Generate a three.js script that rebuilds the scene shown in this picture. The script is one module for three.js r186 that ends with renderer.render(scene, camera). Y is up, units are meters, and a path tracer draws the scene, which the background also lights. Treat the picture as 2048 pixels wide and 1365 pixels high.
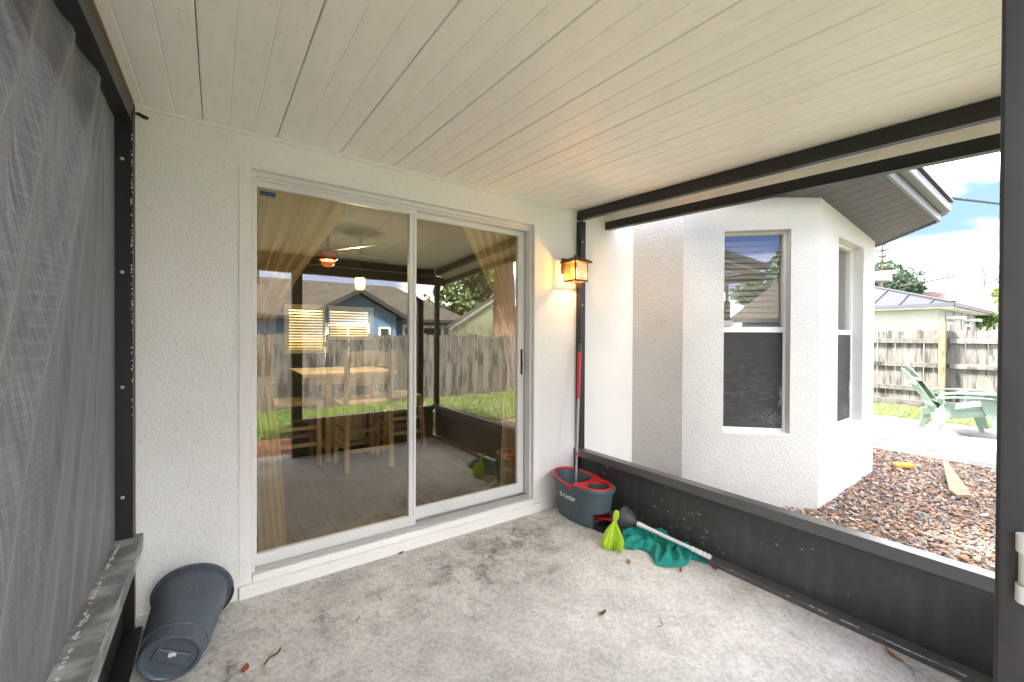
import * as THREE from 'three';
import { RoundedBoxGeometry } from 'three/addons/geometries/RoundedBoxGeometry.js';
import { mergeGeometries, mergeVertices, toCreasedNormals } from 'three/addons/utils/BufferGeometryUtils.js';
import { TextGeometry } from 'three/addons/geometries/TextGeometry.js';
import { FontLoader } from 'three/addons/loaders/FontLoader.js';

// ---------------------------------------------------------------- camera, sky, sun, exposure
const scene = new THREE.Scene();
const camera = new THREE.PerspectiveCamera(77.86, 1024 / 682, 0.02, 400);
camera.position.set(0, 1.2872, 2.4694);
{
  const yaw = 0.612, pitch = -0.0068, roll = 0.0047;
  const F = new THREE.Vector3(Math.sin(yaw), 0, -Math.cos(yaw)), R = new THREE.Vector3(Math.cos(yaw), 0, Math.sin(yaw)), U = new THREE.Vector3(0, 1, 0);
  const F2 = F.clone().multiplyScalar(Math.cos(pitch)).addScaledVector(U, Math.sin(pitch));
  const U2 = U.clone().multiplyScalar(Math.cos(pitch)).addScaledVector(F, -Math.sin(pitch));
  camera.up.copy(U2.multiplyScalar(Math.cos(roll)).addScaledVector(R, -Math.sin(roll)));
  camera.lookAt(camera.position.clone().add(F2));
}
const renderer = new THREE.WebGLRenderer({ antialias: true });
renderer.toneMapping = THREE.LinearToneMapping;
renderer.toneMappingExposure = 84.0;
renderer.shadowMap.enabled = true;
const SKY = 0.17;                                   // strength of the sky
const SUNDIR = new THREE.Vector3(-0.36, 0.80, -0.48).normalize();
const sun = new THREE.DirectionalLight(new THREE.Color(1.0, 0.93, 0.82), 0.50);
sun.position.copy(SUNDIR).multiplyScalar(40).add(new THREE.Vector3(4, 0, 2));
sun.target.position.set(4, 0, 2);
sun.castShadow = true; sun.shadow.radius = 20; sun.shadow.mapSize.set(4096, 4096);
Object.assign(sun.shadow.camera, { left: -26, right: 26, top: 26, bottom: -26, near: 1, far: 90 });
scene.add(sun); scene.add(sun.target);

// ---------------------------------------------------------------- helpers
function rng(seed) { let a = seed >>> 0; return () => { a = (a + 0x6D2B79F5) >>> 0; let t = a; t = Math.imul(t ^ (t >>> 15), t | 1); t ^= t + Math.imul(t ^ (t >>> 7), t | 61); return ((t ^ (t >>> 14)) >>> 0) / 4294967296; }; }
const hash = (x, y, s) => { let h = Math.imul(x | 0, 374761393) ^ Math.imul(y | 0, 668265263) ^ Math.imul(s | 0, 2147483647 - 1013); h = Math.imul(h ^ (h >>> 13), 1274126177); return ((h ^ (h >>> 16)) >>> 0) / 4294967296; };
const clamp = (x, a = 0, b = 1) => Math.min(b, Math.max(a, x));
const smooth = (a, b, x) => { const t = clamp((x - a) / (b - a)); return t * t * (3 - 2 * t); };
const lerp = (a, b, t) => a + (b - a) * t;
// value noise that tiles with period p
function vn(x, y, s, p = 4096) {
  const xi = Math.floor(x), yi = Math.floor(y), fx = x - xi, fy = y - yi;
  const w = (v) => ((v % p) + p) % p, u = fx * fx * (3 - 2 * fx), v = fy * fy * (3 - 2 * fy);
  const a = hash(w(xi), w(yi), s), b = hash(w(xi + 1), w(yi), s), c = hash(w(xi), w(yi + 1), s), d = hash(w(xi + 1), w(yi + 1), s);
  return a + (b - a) * u + (c - a) * v + (a - b - c + d) * u * v;
}
function fbm(x, y, s, o = 4, p = 4096) { let t = 0, a = 0.5, n = 0; for (let i = 0; i < o; i++) { t += a * vn(x, y, s + i * 17, p); n += a; a *= 0.5; x *= 2; y *= 2; p *= 2; } return t / n; }
const toS = (v) => 255 * (v <= 0.0031308 ? 12.92 * v : 1.055 * Math.pow(clamp(v), 1 / 2.4) - 0.055);
// colour texture: fn(u, v) returns linear rgb
function colorTex(n, m, fn) {
  const d = new Uint8Array(n * m * 4);
  for (let j = 0; j < m; j++) for (let i = 0; i < n; i++) { const c = fn(i / n, j / m), k = (j * n + i) * 4; d[k] = toS(c[0]); d[k + 1] = toS(c[1]); d[k + 2] = toS(c[2]); d[k + 3] = 255; }
  const t = new THREE.DataTexture(d, n, m); t.colorSpace = THREE.SRGBColorSpace; t.wrapS = t.wrapT = THREE.RepeatWrapping; t.magFilter = THREE.LinearFilter; t.minFilter = THREE.LinearMipmapLinearFilter; t.generateMipmaps = true; t.needsUpdate = true; return t;
}
function greyTex(n, m, fn) {
  const d = new Uint8Array(n * m * 4);
  for (let j = 0; j < m; j++) for (let i = 0; i < n; i++) { const c = 255 * clamp(fn(i / n, j / m)), k = (j * n + i) * 4; d[k] = d[k + 1] = d[k + 2] = c; d[k + 3] = 255; }
  const t = new THREE.DataTexture(d, n, m); t.wrapS = t.wrapT = THREE.RepeatWrapping; t.magFilter = THREE.LinearFilter; t.minFilter = THREE.LinearMipmapLinearFilter; t.generateMipmaps = true; t.needsUpdate = true; return t;
}
const rep = (t, x, y = x) => { const c = t.clone(); c.repeat.set(x, y); c.needsUpdate = true; return c; };
const C = (r, g, b) => new THREE.Color().setRGB(r, g, b);
const std = (c, rough = 0.8, extra = {}) => new THREE.MeshStandardMaterial({ color: C(...c), roughness: rough, side: THREE.DoubleSide, ...extra });
const phy = (c, rough = 0.8, extra = {}) => new THREE.MeshPhysicalMaterial({ color: C(...c), roughness: rough, side: THREE.DoubleSide, ...extra });
// uv in metres by the face's main direction
function muv(g, s = 1) {
  g = g.index ? g.toNonIndexed() : g;
  if (!g.attributes.normal) g.computeVertexNormals();
  const p = g.attributes.position, uv = new Float32Array(p.count * 2), a = new THREE.Vector3(), b = new THREE.Vector3(), c = new THREE.Vector3();
  for (let i = 0; i < p.count; i += 3) {
    a.fromBufferAttribute(p, i); b.fromBufferAttribute(p, i + 1); c.fromBufferAttribute(p, i + 2);
    const n = b.clone().sub(a).cross(c.clone().sub(a)), X = Math.abs(n.x), Y = Math.abs(n.y), Z = Math.abs(n.z);
    [a, b, c].forEach((v, k) => { const w = X >= Y && X >= Z ? [v.z, v.y] : Y >= Z ? [v.x, v.z] : [v.x, v.y]; uv[(i + k) * 2] = w[0] * s; uv[(i + k) * 2 + 1] = w[1] * s; });
  }
  g.setAttribute('uv', new THREE.BufferAttribute(uv, 2)); return g;
}
function box(x0, x1, y0, y1, z0, z1, bevel = 0) {
  const w = x1 - x0, h = y1 - y0, d = z1 - z0;
  const g = bevel ? new RoundedBoxGeometry(w, h, d, 2, Math.min(bevel, w / 2.01, h / 2.01, d / 2.01)) : new THREE.BoxGeometry(w, h, d);
  g.translate((x0 + x1) / 2, (y0 + y1) / 2, (z0 + z1) / 2); return muv(g);
}
const keep = (g) => { g = g.index ? g.toNonIndexed() : g; for (const k of Object.keys(g.attributes)) if (!['position', 'normal', 'uv'].includes(k)) g.deleteAttribute(k); return g; };
const merge = (gs) => mergeGeometries(gs.map(keep));
const used = {};
const numbered = (n) => { const k = used[n] = (used[n] ?? -1) + 1; return k ? n + '_' + String(k).padStart(3, '0') : n; };
function shade(o) { o.castShadow = o.receiveShadow = true; return o; }
function part(name, g, m, parent) { const o = shade(new THREE.Mesh(g, m)); o.name = name; parent.add(o); return o; }
function thing(name, label, category, pos = [0, 0, 0], turn = 0, group) {
  const o = new THREE.Group(); o.name = numbered(name); o.position.set(...pos); o.rotation.y = turn; o.userData = { label, category }; if (group) o.userData.group = group; scene.add(o); return o;
}
function single(name, g, m, label, category, group) { const o = shade(new THREE.Mesh(g, m)); o.name = numbered(name); o.userData = { label, category }; if (group) o.userData.group = group; scene.add(o); return o; }
function ground(name, g, m) { const o = shade(new THREE.Mesh(g, m)); o.name = numbered(name); o.userData = { kind: 'structure' }; scene.add(o); return o; }
function sub(name, parent) { const o = new THREE.Group(); o.name = name; parent.add(o); return o; }
// surface through rings of points (all of equal length)
function loft(rings, { closed = true, capA = false, capB = false, crease = 0.9 } = {}) {
  const n = rings[0].length, pos = [], idx = [];
  rings.forEach((r) => r.forEach((p) => pos.push(p[0], p[1], p[2])));
  const m = closed ? n : n - 1;
  for (let j = 0; j < rings.length - 1; j++) for (let i = 0; i < m; i++) { const a = j * n + i, b = j * n + (i + 1) % n, c = a + n, d = b + n; idx.push(a, b, d, a, d, c); }
  const cap = (j, flip) => { const r = rings[j], c = [0, 0, 0]; r.forEach((p) => { c[0] += p[0] / n; c[1] += p[1] / n; c[2] += p[2] / n; }); const k = pos.length / 3; pos.push(...c); for (let i = 0; i < n; i++) { const a = j * n + i, b = j * n + (i + 1) % n; flip ? idx.push(k, b, a) : idx.push(k, a, b); } };
  if (capA) cap(0, true); if (capB) cap(rings.length - 1, false);
  let g = new THREE.BufferGeometry(); g.setAttribute('position', new THREE.Float32BufferAttribute(pos, 3)); g.setIndex(idx);
  g = toCreasedNormals(g, crease); return muv(g);
}
function tube(pts, r, seg = 24, rad = 10, closed = false) { return muv(new THREE.TubeGeometry(new THREE.CatmullRomCurve3(pts.map((p) => new THREE.Vector3(...p)), closed), seg, r, rad, closed)); }
function rod(a, b, r0, r1 = r0, n = 12) {
  const A = new THREE.Vector3(...a), B = new THREE.Vector3(...b), d = B.clone().sub(A), g = new THREE.CylinderGeometry(r1, r0, d.length(), n);
  g.applyQuaternion(new THREE.Quaternion().setFromUnitVectors(new THREE.Vector3(0, 1, 0), d.clone().normalize())); g.translate(...A.add(B).multiplyScalar(0.5).toArray()); return muv(g);
}
function beam(a, b, w, h, up = [0, 1, 0], bevel = 0.002) {         // a bar of section w x h from a to b
  const A = new THREE.Vector3(...a), B = new THREE.Vector3(...b), d = B.clone().sub(A), L = d.length(), z = d.clone().normalize();
  const x = new THREE.Vector3(...up).cross(z).normalize(), y = z.clone().cross(x);
  const g = muv(new RoundedBoxGeometry(w, h, L, 1, bevel)); g.applyMatrix4(new THREE.Matrix4().makeBasis(x, y, z).setPosition(A.add(B).multiplyScalar(0.5))); return g;
}
function poly(shapePts, holes, depth, bevel = 0) {                  // outline in x,y extruded along +z
  const s = new THREE.Shape(shapePts.map((p) => new THREE.Vector2(...p)));
  (holes || []).forEach((h) => s.holes.push(new THREE.Path(h.map((p) => new THREE.Vector2(...p)))));
  return muv(new THREE.ExtrudeGeometry(s, { depth, bevelEnabled: bevel > 0, bevelThickness: bevel, bevelSize: bevel, bevelSegments: 1, curveSegments: 8 }));
}
const rect = (x0, x1, y0, y1) => [[x0, y0], [x1, y0], [x1, y1], [x0, y1]];
function flat(pts, y) { const s = new THREE.Shape(pts.map((p) => new THREE.Vector2(p[0], -p[1]))); const g = new THREE.ShapeGeometry(s); g.rotateX(-Math.PI / 2); g.translate(0, y, 0); return muv(g); }

// ---------------------------------------------------------------- the sky: blue air with broken white cloud
{
  const W = 1024, H = 512, d = new Float32Array(W * H * 4);
  for (let j = 0; j < H; j++) for (let i = 0; i < W; i++) {
    const el = ((j + 0.5) / H - 0.5) * Math.PI, az = (i / W) * 2 * Math.PI, k = (j * W + i) * 4, e = Math.max(0.03, Math.sin(el));
    const px = Math.cos(az) * Math.cos(el) / (e + 0.18), py = Math.sin(az) * Math.cos(el) / (e + 0.18);
    const cl = smooth(0.43, 0.63, fbm(px * 1.5 + 43, py * 1.5 + 41, 5, 6) * 0.75 + 0.25 * fbm(px * 5 + 9, py * 5 + 9, 71, 4));
    const up = Math.pow(clamp(1 - e), 3), blue = [lerp(0.036, 0.042, up), lerp(0.058, 0.064, up), lerp(0.135, 0.135, up)], white = [1.07, 1.035, 0.985], a = cl * 0.95;
    for (let c = 0; c < 3; c++) d[k + c] = SKY * lerp(blue[c], white[c], a); d[k + 3] = 1;
  }
  const t = new THREE.DataTexture(d, W, H, THREE.RGBAFormat, THREE.FloatType); t.mapping = THREE.EquirectangularReflectionMapping; t.magFilter = THREE.LinearFilter; t.needsUpdate = true;
  scene.background = t; scene.environment = t;
}

// ---------------------------------------------------------------- materials
const stuccoBump = greyTex(512, 512, (u, v) => { const w = vn(u * 24, v * 24, 3, 24) * 0.9; const a = fbm(u * 44 + w, v * 44 + w, 11, 3, 44); const b = Math.abs(fbm(u * 64 - w, v * 64 + w, 23, 2, 64) - 0.5) * 2; return clamp(0.25 + smooth(0.35, 0.65, a) * 0.5 + (1 - b) * 0.25); });
const stuccoFine = greyTex(512, 512, (u, v) => fbm(u * 90, v * 90, 31, 3, 90));
const stuccoTone = colorTex(512, 512, (u, v) => { const n = fbm(u * 6, v * 6, 41, 5, 6), sp = vn(u * 256, v * 256, 51, 256) > 0.994 ? 0.55 : 1; const k = (0.93 + 0.12 * (n - 0.5)) * sp; return [k, k * 0.995, k * 0.975]; });
const M = {};
M.stucco = std([0.92, 0.915, 0.89], 0.92, { map: rep(stuccoTone, 0.5), bumpMap: rep(stuccoBump, 2.6), bumpScale: 0.0017 });
M.stuccoRoughDimmed = std([0.68, 0.68, 0.668], 0.92, { map: rep(stuccoTone, 0.7), bumpMap: rep(stuccoBump, 2.3), bumpScale: 0.0036 });  // same paint as the door wall, colour dimmed to offset brighter skylight outside
M.smooth = std([0.92, 0.915, 0.89], 0.85, { map: rep(stuccoTone, 0.6), bumpMap: rep(stuccoFine, 1.2), bumpScale: 0.0012 });
M.white = std([0.80, 0.80, 0.79], 0.45, { map: rep(stuccoTone, 0.8) });
M.alu = std([0.55, 0.54, 0.52], 0.45, { metalness: 0.4, map: rep(stuccoTone, 1.3) });
M.bronze = std([0.020, 0.020, 0.022], 0.42, { metalness: 0.15, bumpMap: rep(stuccoFine, 0.7), bumpScale: 0.0006 });
const scratch = rng(77), marks = []; for (let i = 0; i < 620; i++) marks.push([i < 500 ? 0.05 + 0.42 * scratch() : scratch(), scratch(), 0.0007 + 0.0026 * Math.pow(scratch(), 3), scratch() * Math.PI, 0.25 + 0.75 * scratch()]);
const speck = new Float32Array(1024 * 1024);
for (const [x, y, r, a, s] of marks) { const R = Math.ceil(r * 1024 * 3) + 1, cx = x * 1024, cy = y * 1024; for (let j = -R; j <= R; j++) for (let i = -R; i <= R; i++) { const dx = i * Math.cos(a) + j * Math.sin(a), dy = -i * Math.sin(a) + j * Math.cos(a), q = Math.hypot(dx / 2.2, dy * 1.2) / (r * 1024); const k = (((Math.floor(cy) + j) & 1023) << 10) | ((Math.floor(cx) + i) & 1023); speck[k] = Math.max(speck[k], s * (1 - smooth(0.6, 1.1, q))); } }
M.kick = std([1, 1, 1], 0.5, { metalness: 0.0, map: colorTex(1024, 1024, (u, v) => { const s = speck[((v * 1024) << 10) | ((u * 1024) & 1023)], n = fbm(u * 8, v * 8, 61, 5, 8), dust = smooth(0.45, 0.8, fbm(u * 60, v * 9, 67, 5, 9)) * 0.7 + smooth(0.5, 0.8, fbm(u * 14, v * 14, 69, 5, 14)) * 0.6; const b = 0.040 + 0.018 * n + 0.020 * dust; return [b * 1.03 + s * 0.42, b + s * 0.40, b * 0.97 + s * 0.36]; }) });
M.dustRail = std([1, 1, 1], 0.55, { metalness: 0.1, map: colorTex(512, 512, (u, v) => { const n = smooth(0.4, 0.62, fbm(u * 5, v * 12, 81, 5, 5)); const f = fbm(u * 60, v * 60, 83, 2, 60); const b = lerp(0.16, 0.52, clamp(n * 0.8 + 0.25 * f)); return [b, b, b * 0.97]; }) });
const grain = (seed, c0, c1, gx, gy, dirt = 0) => colorTex(256, 512, (u, v) => { const g = fbm(u * gx, v * gy, seed, 4, gx), k = fbm(u * gx * 4, v * gy, seed + 7, 3, gx * 4), d = smooth(0.5, 0.75, fbm(u * 5, v * 4, seed + 13, 4, 5)) * dirt; return [0, 1, 2].map((i) => lerp(lerp(c0[i], c1[i], g), c0[i] * 0.55, smooth(0.55, 0.8, k) * 0.7) * (1 - d)); });
const woodBump = greyTex(256, 512, (u, v) => fbm(u * 40, v * 5, 91, 4, 40));
M.picket = [0, 1, 2, 3, 4].map((i) => std([0.38, 0.38, 0.39], 0.95, { map: grain(101 + i * 9, [[0.25, 0.24, 0.22], [0.30, 0.28, 0.255], [0.21, 0.20, 0.185], [0.34, 0.325, 0.30], [0.27, 0.25, 0.22]][i], [[0.44, 0.42, 0.38], [0.48, 0.46, 0.42], [0.36, 0.34, 0.31], [0.52, 0.50, 0.46], [0.42, 0.39, 0.34]][i], 24, 3, 0.60), bumpMap: woodBump, bumpScale: 0.003 }));
M.picketDark = M.picket;
M.post = std([1, 1, 1], 0.9, { map: grain(191, [0.10, 0.09, 0.05], [0.20, 0.175, 0.115], 14, 3, 0.35) });
M.pine = std([1, 1, 1], 0.5, { map: grain(201, [0.60, 0.45, 0.24], [0.76, 0.60, 0.36], 12, 2) });
M.glass = phy([0.90, 0.87, 0.77], 0.0, { transmission: 1, thickness: 0, ior: 2.1, transparent: false });
M.windowGlass = phy([0.88, 0.88, 0.86], 0.0, { transmission: 1, thickness: 0, ior: 2.0 });
M.lampGlass = phy([0.95, 0.80, 0.55], 0.12, { transmission: 1, thickness: 0, ior: 1.5 });
M.black = std([0.012, 0.012, 0.013], 0.6);

// ---------------------------------------------------------------- ground
{
  const soil = colorTex(512, 512, (u, v) => { const n = fbm(u * 16, v * 16, 211, 5, 16); return [lerp(0.06, 0.12, n), lerp(0.065, 0.115, n), lerp(0.035, 0.06, n)]; });
  ground('ground', flat([[-150, -150], [150, -150], [150, 150], [-150, 150]], -0.06), std([1, 1, 1], 1, { map: rep(soil, 0.5) }));
  // porch slab: weathered concrete, brushed, stained by the door
  const slab = colorTex(1536, 1536, (u, v) => {
    const x = u * 3 - 0.4, z = v * 3 - 0.1;
    const big = fbm(u * 5, v * 5, 221, 5), mid = fbm(u * 26, v * 26, 223, 4), fine = fbm(u * 260, v * 260, 227, 2);
    let k = 0.56 + 0.20 * (big - 0.5) + 0.24 * (mid - 0.5) + 0.26 * (fine - 0.5);
    const br = fbm((x + z * 0.75) * 160, (x * 0.75 - z) * 7, 229, 2); k += 0.10 * (br - 0.5) * smooth(0.9, 2.0, x);
    let r = k, g = k * 0.975, b = k * 0.93;
    const cl = Math.exp(-(((x - 1.62) / 0.34) ** 2) - (((z - 0.27) / 0.20) ** 2)) * 1.0 + Math.exp(-(((x - 1.25) / 0.5) ** 2) - (((z - 0.55) / 0.28) ** 2)) * 0.75 + Math.exp(-(((x - 0.1) / 0.5) ** 2) - (((z - 0.5) / 0.35) ** 2)) * 0.75 + Math.exp(-(((x - 0.9) / 0.9) ** 2) - (((z - 0.2) / 0.35) ** 2)) * 0.4 + 0.24;
    const st = smooth(0.58, 0.92, fbm(u * 34, v * 34, 233, 7) * 0.78 + cl * 0.26 + 0.10 * (big - 0.5)) * (0.35 + 1.3 * fbm(u * 300, v * 300, 235, 3));
    const st2 = smooth(0.62, 0.74, fbm(u * 150 + 3 * mid, v * 120, 239, 5) * 0.82 + cl * 0.13);
    const d = clamp(st * 0.52 + st2 * 0.36), warm = clamp(Math.exp(-(((x - 1.62) / 0.3) ** 2) - (((z - 0.27) / 0.2) ** 2)) * 1.2);
    r = lerp(r, lerp(0.15, 0.19, warm), d); g = lerp(g, lerp(0.145, 0.165, warm), d); b = lerp(b, lerp(0.14, 0.115, warm), d);
    const pit = vn(u * 700, v * 700, 241) > 0.975 && mid > 0.45 ? 0.55 : 1;
    return [r * pit, g * pit, b * pit];
  });
  const bump = greyTex(1024, 1024, (u, v) => { const x = u * 3 - 0.4, z = v * 3 - 0.1; return 0.5 * fbm(u * 130, v * 130, 251, 4) + 0.5 * lerp(fbm(u * 400, v * 400, 257, 2), fbm((x + z * 0.75) * 170, (x * 0.75 - z) * 8, 229, 2), smooth(0.9, 2, x)); });
  let g = box(-0.36, 2.45, -0.14, 0, 0.02, 2.62, 0.01);
  const p = g.attributes.position, uv = g.attributes.uv; for (let i = 0; i < p.count; i++) uv.setXY(i, (p.getX(i) + 0.4) / 3, (p.getZ(i) + 0.1) / 3);
  ground('porch_floor', g, std([1, 1, 1], 0.88, { map: slab, bumpMap: bump, bumpScale: 0.0035 }));
  const conc = colorTex(512, 512, (u, v) => { const n = fbm(u * 6, v * 6, 261, 6, 6), s = smooth(0.55, 0.8, fbm(u * 18, v * 18, 263, 4, 18)); const k = lerp(0.15, 0.22, n) * (1 - 0.3 * s); return [k, k * 0.965, k * 0.90]; });
  ground('patio_slab', box(6.52, 9.45, -0.16, -0.02, -3, 6, 0.01), std([1, 1, 1], 0.9, { map: rep(conc, 0.4), bumpMap: rep(stuccoFine, 0.8), bumpScale: 0.003 }));
  ground('house_footing_ground', flat([[-6, -14], [2.5, -14], [2.5, 0.03], [-6, 0.03]], -0.05), std([0.2, 0.18, 0.15], 1));
}

// ---------------------------------------------------------------- the house: stucco walls, bay, windows, room behind the sliding door
const YC = 2.302, SL = 0.0515, cy = (z) => YC - SL * z, XL = -0.289, XR = 2.376;
const house = thing('stucco_house', 'white stucco house with the sliding glass door and bay', 'house');
{
  // door wall with the opening of the sliding door
  part('door_wall', poly([[XL, -0.1], [3.06, -0.1], [3.06, 2.42], [XL, 2.42]], [rect(0.148, 1.93, 0.0, 2.128)], 0.16).translate(0, 0, -0.16), M.stucco, house);
  part('side_wall', box(-1.5, XL - 0.068, -0.1, 2.75, -0.16, -0.02), M.stucco, house);
  part('raised_upper_wall', box(XL, 3.06, 2.422, 3.25, -0.16, -0.002), M.stucco, house);  // unseen above the porch roof, raised to block sun from the bay facet
  const trim = [box(0.094, 0.146, 0.062, 2.144, 0.0005, 0.004, 0.001), box(1.932, 1.985, 0.062, 2.144, 0.0005, 0.004, 0.001), box(0.1465, 1.9315, 2.130, 2.144, 0.0005, 0.004, 0.001)];
  trim.forEach((g) => part('door_surround', g, M.smooth, house));
  part('wall_base', box(XL, 0.090, -0.02, 0.055, 0.0005, 0.012, 0.004), M.smooth, house);
  part('door_sill', merge([box(0.092, 1.99, -0.02, 0.058, -0.10, 0.030, 0.006), box(0.150, 1.928, 0.055, 0.092, -0.10, 0.004, 0.005)]), M.smooth, house);
  part('wall_trim', beam([XL, YC - 0.008, 0.006], [XR - 0.03, YC - 0.008, 0.006], 0.011, 0.016), M.smooth, house);
}
// sliding door
{
  const d = sub('sliding_door', house), W = M.white;
  part('jamb', box(0.150, 0.162, 0.094, 2.126, -0.14, -0.022, 0.002), W, d);
  part('jamb', box(1.912, 1.928, 0.094, 2.126, -0.14, -0.022, 0.002), W, d);
  part('head', merge([box(0.162, 1.912, 2.100, 2.126, -0.14, -0.026, 0.002), box(0.162, 1.912, 2.086, 2.1, -0.085, -0.040, 0.001)]), W, d);
  part('track', merge([box(0.162, 1.912, 0.093, 0.104, -0.14, -0.012, 0.002), box(0.162, 1.912, 0.104, 0.116, -0.030, -0.024), box(1.03, 1.912, 0.104, 0.118, -0.060, -0.054), box(0.162, 1.912, 0.104, 0.122, -0.125, -0.118)]), M.alu, d);
  // left leaf (front track)
  const z0 = -0.078, z1 = -0.042;
  part('bottom_rail', box(0.163, 1.030, 0.110, 0.170, z0, z1, 0.003), W, d);
  part('top_rail', box(0.163, 1.030, 2.056, 2.085, z0, z1, 0.003), W, d);
  part('stile', box(0.163, 0.172, 0.170, 2.056, z0, z1, 0.002), W, d);
  part('stile', merge([box(0.984, 1.030, 0.170, 2.056, z0, z1, 0.003), box(1.012, 1.020, 0.172, 2.054, z1 - 0.001, z1 + 0.006, 0.002)]), W, d);
  part('glass_pane', box(0.172, 0.984, 0.170, 2.056, -0.0601, -0.0599), M.glass, d);
  // right leaf (back track)
  const y0 = -0.118, y1 = -0.086;
  part('bottom_rail', box(1.034, 1.905, 0.124, 0.196, y0, y1, 0.003), W, d);
  part('top_rail', box(1.034, 1.905, 2.050, 2.085, y0, y1, 0.003), W, d);
  part('stile', box(1.000, 1.030, 0.124, 2.085, y0, y1, 0.003), W, d);
  part('stile', box(1.848, 1.905, 0.196, 2.050, y0, y1, 0.003), W, d);
  part('glass_pane', box(1.030, 1.848, 0.196, 2.050, -0.1021, -0.1019), M.glass, d);
  part('handle', merge([box(1.872, 1.888, 1.015, 1.205, y1, y1 + 0.006, 0.002), box(1.877, 1.884, 1.07, 1.11, y1 + 0.004, y1 + 0.014, 0.002)]), M.black, d);
  // faded sticker at the top corner of the left pane: a dark blue band with pale illegible lettering over a tan strip
  const cv = document.createElement('canvas'); cv.width = 128; cv.height = 72; const c = cv.getContext('2d');
  c.fillStyle = '#b9a877'; c.fillRect(0, 0, 128, 72); c.fillStyle = '#16245c'; c.fillRect(0, 0, 128, 40);
  const r = rng(5); c.fillStyle = '#7f93c9'; for (let i = 0; i < 11; i++) { const x = 14 + i * 9.5; c.fillRect(x, 12 + 4 * r(), 3, 14); c.fillRect(x, 12 + 12 * r(), 7, 3); }
  c.fillStyle = '#7d5a20'; for (let i = 0; i < 16; i++) c.fillRect(8 + i * 7, 48 + 3 * r(), 4, 8 + 6 * r());
  const t = new THREE.CanvasTexture(cv); t.colorSpace = THREE.SRGBColorSpace;
  const g = new THREE.BoxGeometry(0.070, 0.040, 0.0004); g.translate(0.221, 2.020, -0.0588);
  part('sticker', g, std([1, 1, 1], 0.5, { map: t }), d);
}
// the bay: three facets on a plan outline, each with its own window
const BAY = [[3.05, 0], [3.12, 0.45], [3.83, 1.16], [5.42, 1.085], [5.95, 0.55], [5.95, -4]];
const bayTop = (x) => 2.386 - 0.0698 * (x - 3.83);
function facet(i, holes) {
  const [a, b] = [BAY[i], BAY[i + 1]], L = Math.hypot(b[0] - a[0], b[1] - a[1]);
  const g = poly([[0, -0.15], [L, -0.15], [L, bayTop(b[0]) + 0.02], [0, bayTop(a[0]) + 0.02]], holes, 0.14).translate(0, 0, -0.14);
  return { g, m: new THREE.Matrix4().makeRotationY(-Math.atan2(b[1] - a[1], b[0] - a[0])).setPosition(a[0], 0, a[1]), L };
}
function bayWindow(m, s0, s1, y0, y1, rail, rnd, note) {
  const w = sub('bay_window', house); w.applyMatrix4(m);
  const zf = -0.085, f = 0.016;
  part('frame', poly(rect(s0 - 0.004, s1 + 0.004, y0 - 0.004, y1 + 0.004), [rect(s0 + f, s1 - f, y0 + f, y1 - f)], 0.05, 0.002).translate(0, 0, zf - 0.05), M.white, w);
  part('sill', box(s0, s1, y0, y0 + 0.014, zf, -0.001, 0.004), M.smooth, w);
  part('meeting_rail', box(s0 + f, s1 - f, rail - 0.022, rail + 0.022, zf - 0.04, zf - 0.002, 0.003), M.white, w);
  part('glass_pane', box(s0 + f, s1 - f, rail + 0.02, y1 - f, zf - 0.0201, zf - 0.02), M.windowGlass, w);
  part('glass_pane', box(s0 + f, s1 - f, y0 + f, rail - 0.02, zf - 0.0361, zf - 0.036), M.windowGlass, w);
  part('sash_rail', box(s0 + f, s1 - f, y0 + f, y0 + f + 0.022, zf - 0.03, zf - 0.006, 0.003), M.white, w);
  part('insect_screen', muvScreen(s0 + f, s1 - f, y0 + f + 0.022, rail - 0.022, zf - 0.009), M.screen, w);
  for (let y = y0 + 0.04; y < y1 - 0.03; y += 0.046) { const g = box(s0 - 0.03, s1 + 0.03, -0.0009, 0.0009, -0.025, 0.025); g.rotateX(1.12 + 0.04 * (rnd() - 0.5)); g.translate(0, y, zf - 0.12); part('blind_slat', g, M.slat, w); }
  part('blind_cord', box(s1 - 0.12, s1 - 0.1185, y0 + 0.03, y1 - 0.02, zf - 0.085, zf - 0.0835), M.white, w);
  if (note) { part('paper_tag', box(s0 + f, s0 + f + 0.026, 1.60, 1.675, zf - 0.0195, zf - 0.019), M.white, w); part('window_label', box(s0 + f + 0.01, s0 + f + 0.09, 1.395, 1.44, zf - 0.0195, zf - 0.019), std([0.42, 0.43, 0.44], 0.6, { map: rep(stuccoTone, 6) }), w); }
}
M.slat = std([0.50, 0.46, 0.40], 0.6);
M.screen = std([1, 1, 1], 0.85, { map: colorTex(256, 768, (u, v) => {
  const n = fbm(u * 9, v * 22, 301, 4), g = fbm(u * 90, v * 260, 303, 3), x = u - 0.95, y = v - 0.10, blob = Math.exp(-((x / 0.55) ** 2) - ((y / 0.14) ** 2));
  const web = smooth(0.62, 0.80, g * 0.75 + blob * 0.22) * (0.15 + 0.85 * blob), line = smooth(0.60, 0.75, fbm(u * 6, v * 210, 307, 3)) * 0.10 * smooth(0.95, 0.4, v), rip = Math.exp(-(((u - 0.93 + 0.5 * (v - 0.33) ** 2 * 4 - 0.10 * n) / 0.02) ** 2)) * smooth(0.20, 0.28, v) * smooth(0.47, 0.36, v) * (0.3 + n);
  const b = 0.030 + 0.022 * n + 0.4 * clamp(web * 0.9 + line + rip * 0.7); return [b, b, b * 1.04]; }) });
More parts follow.
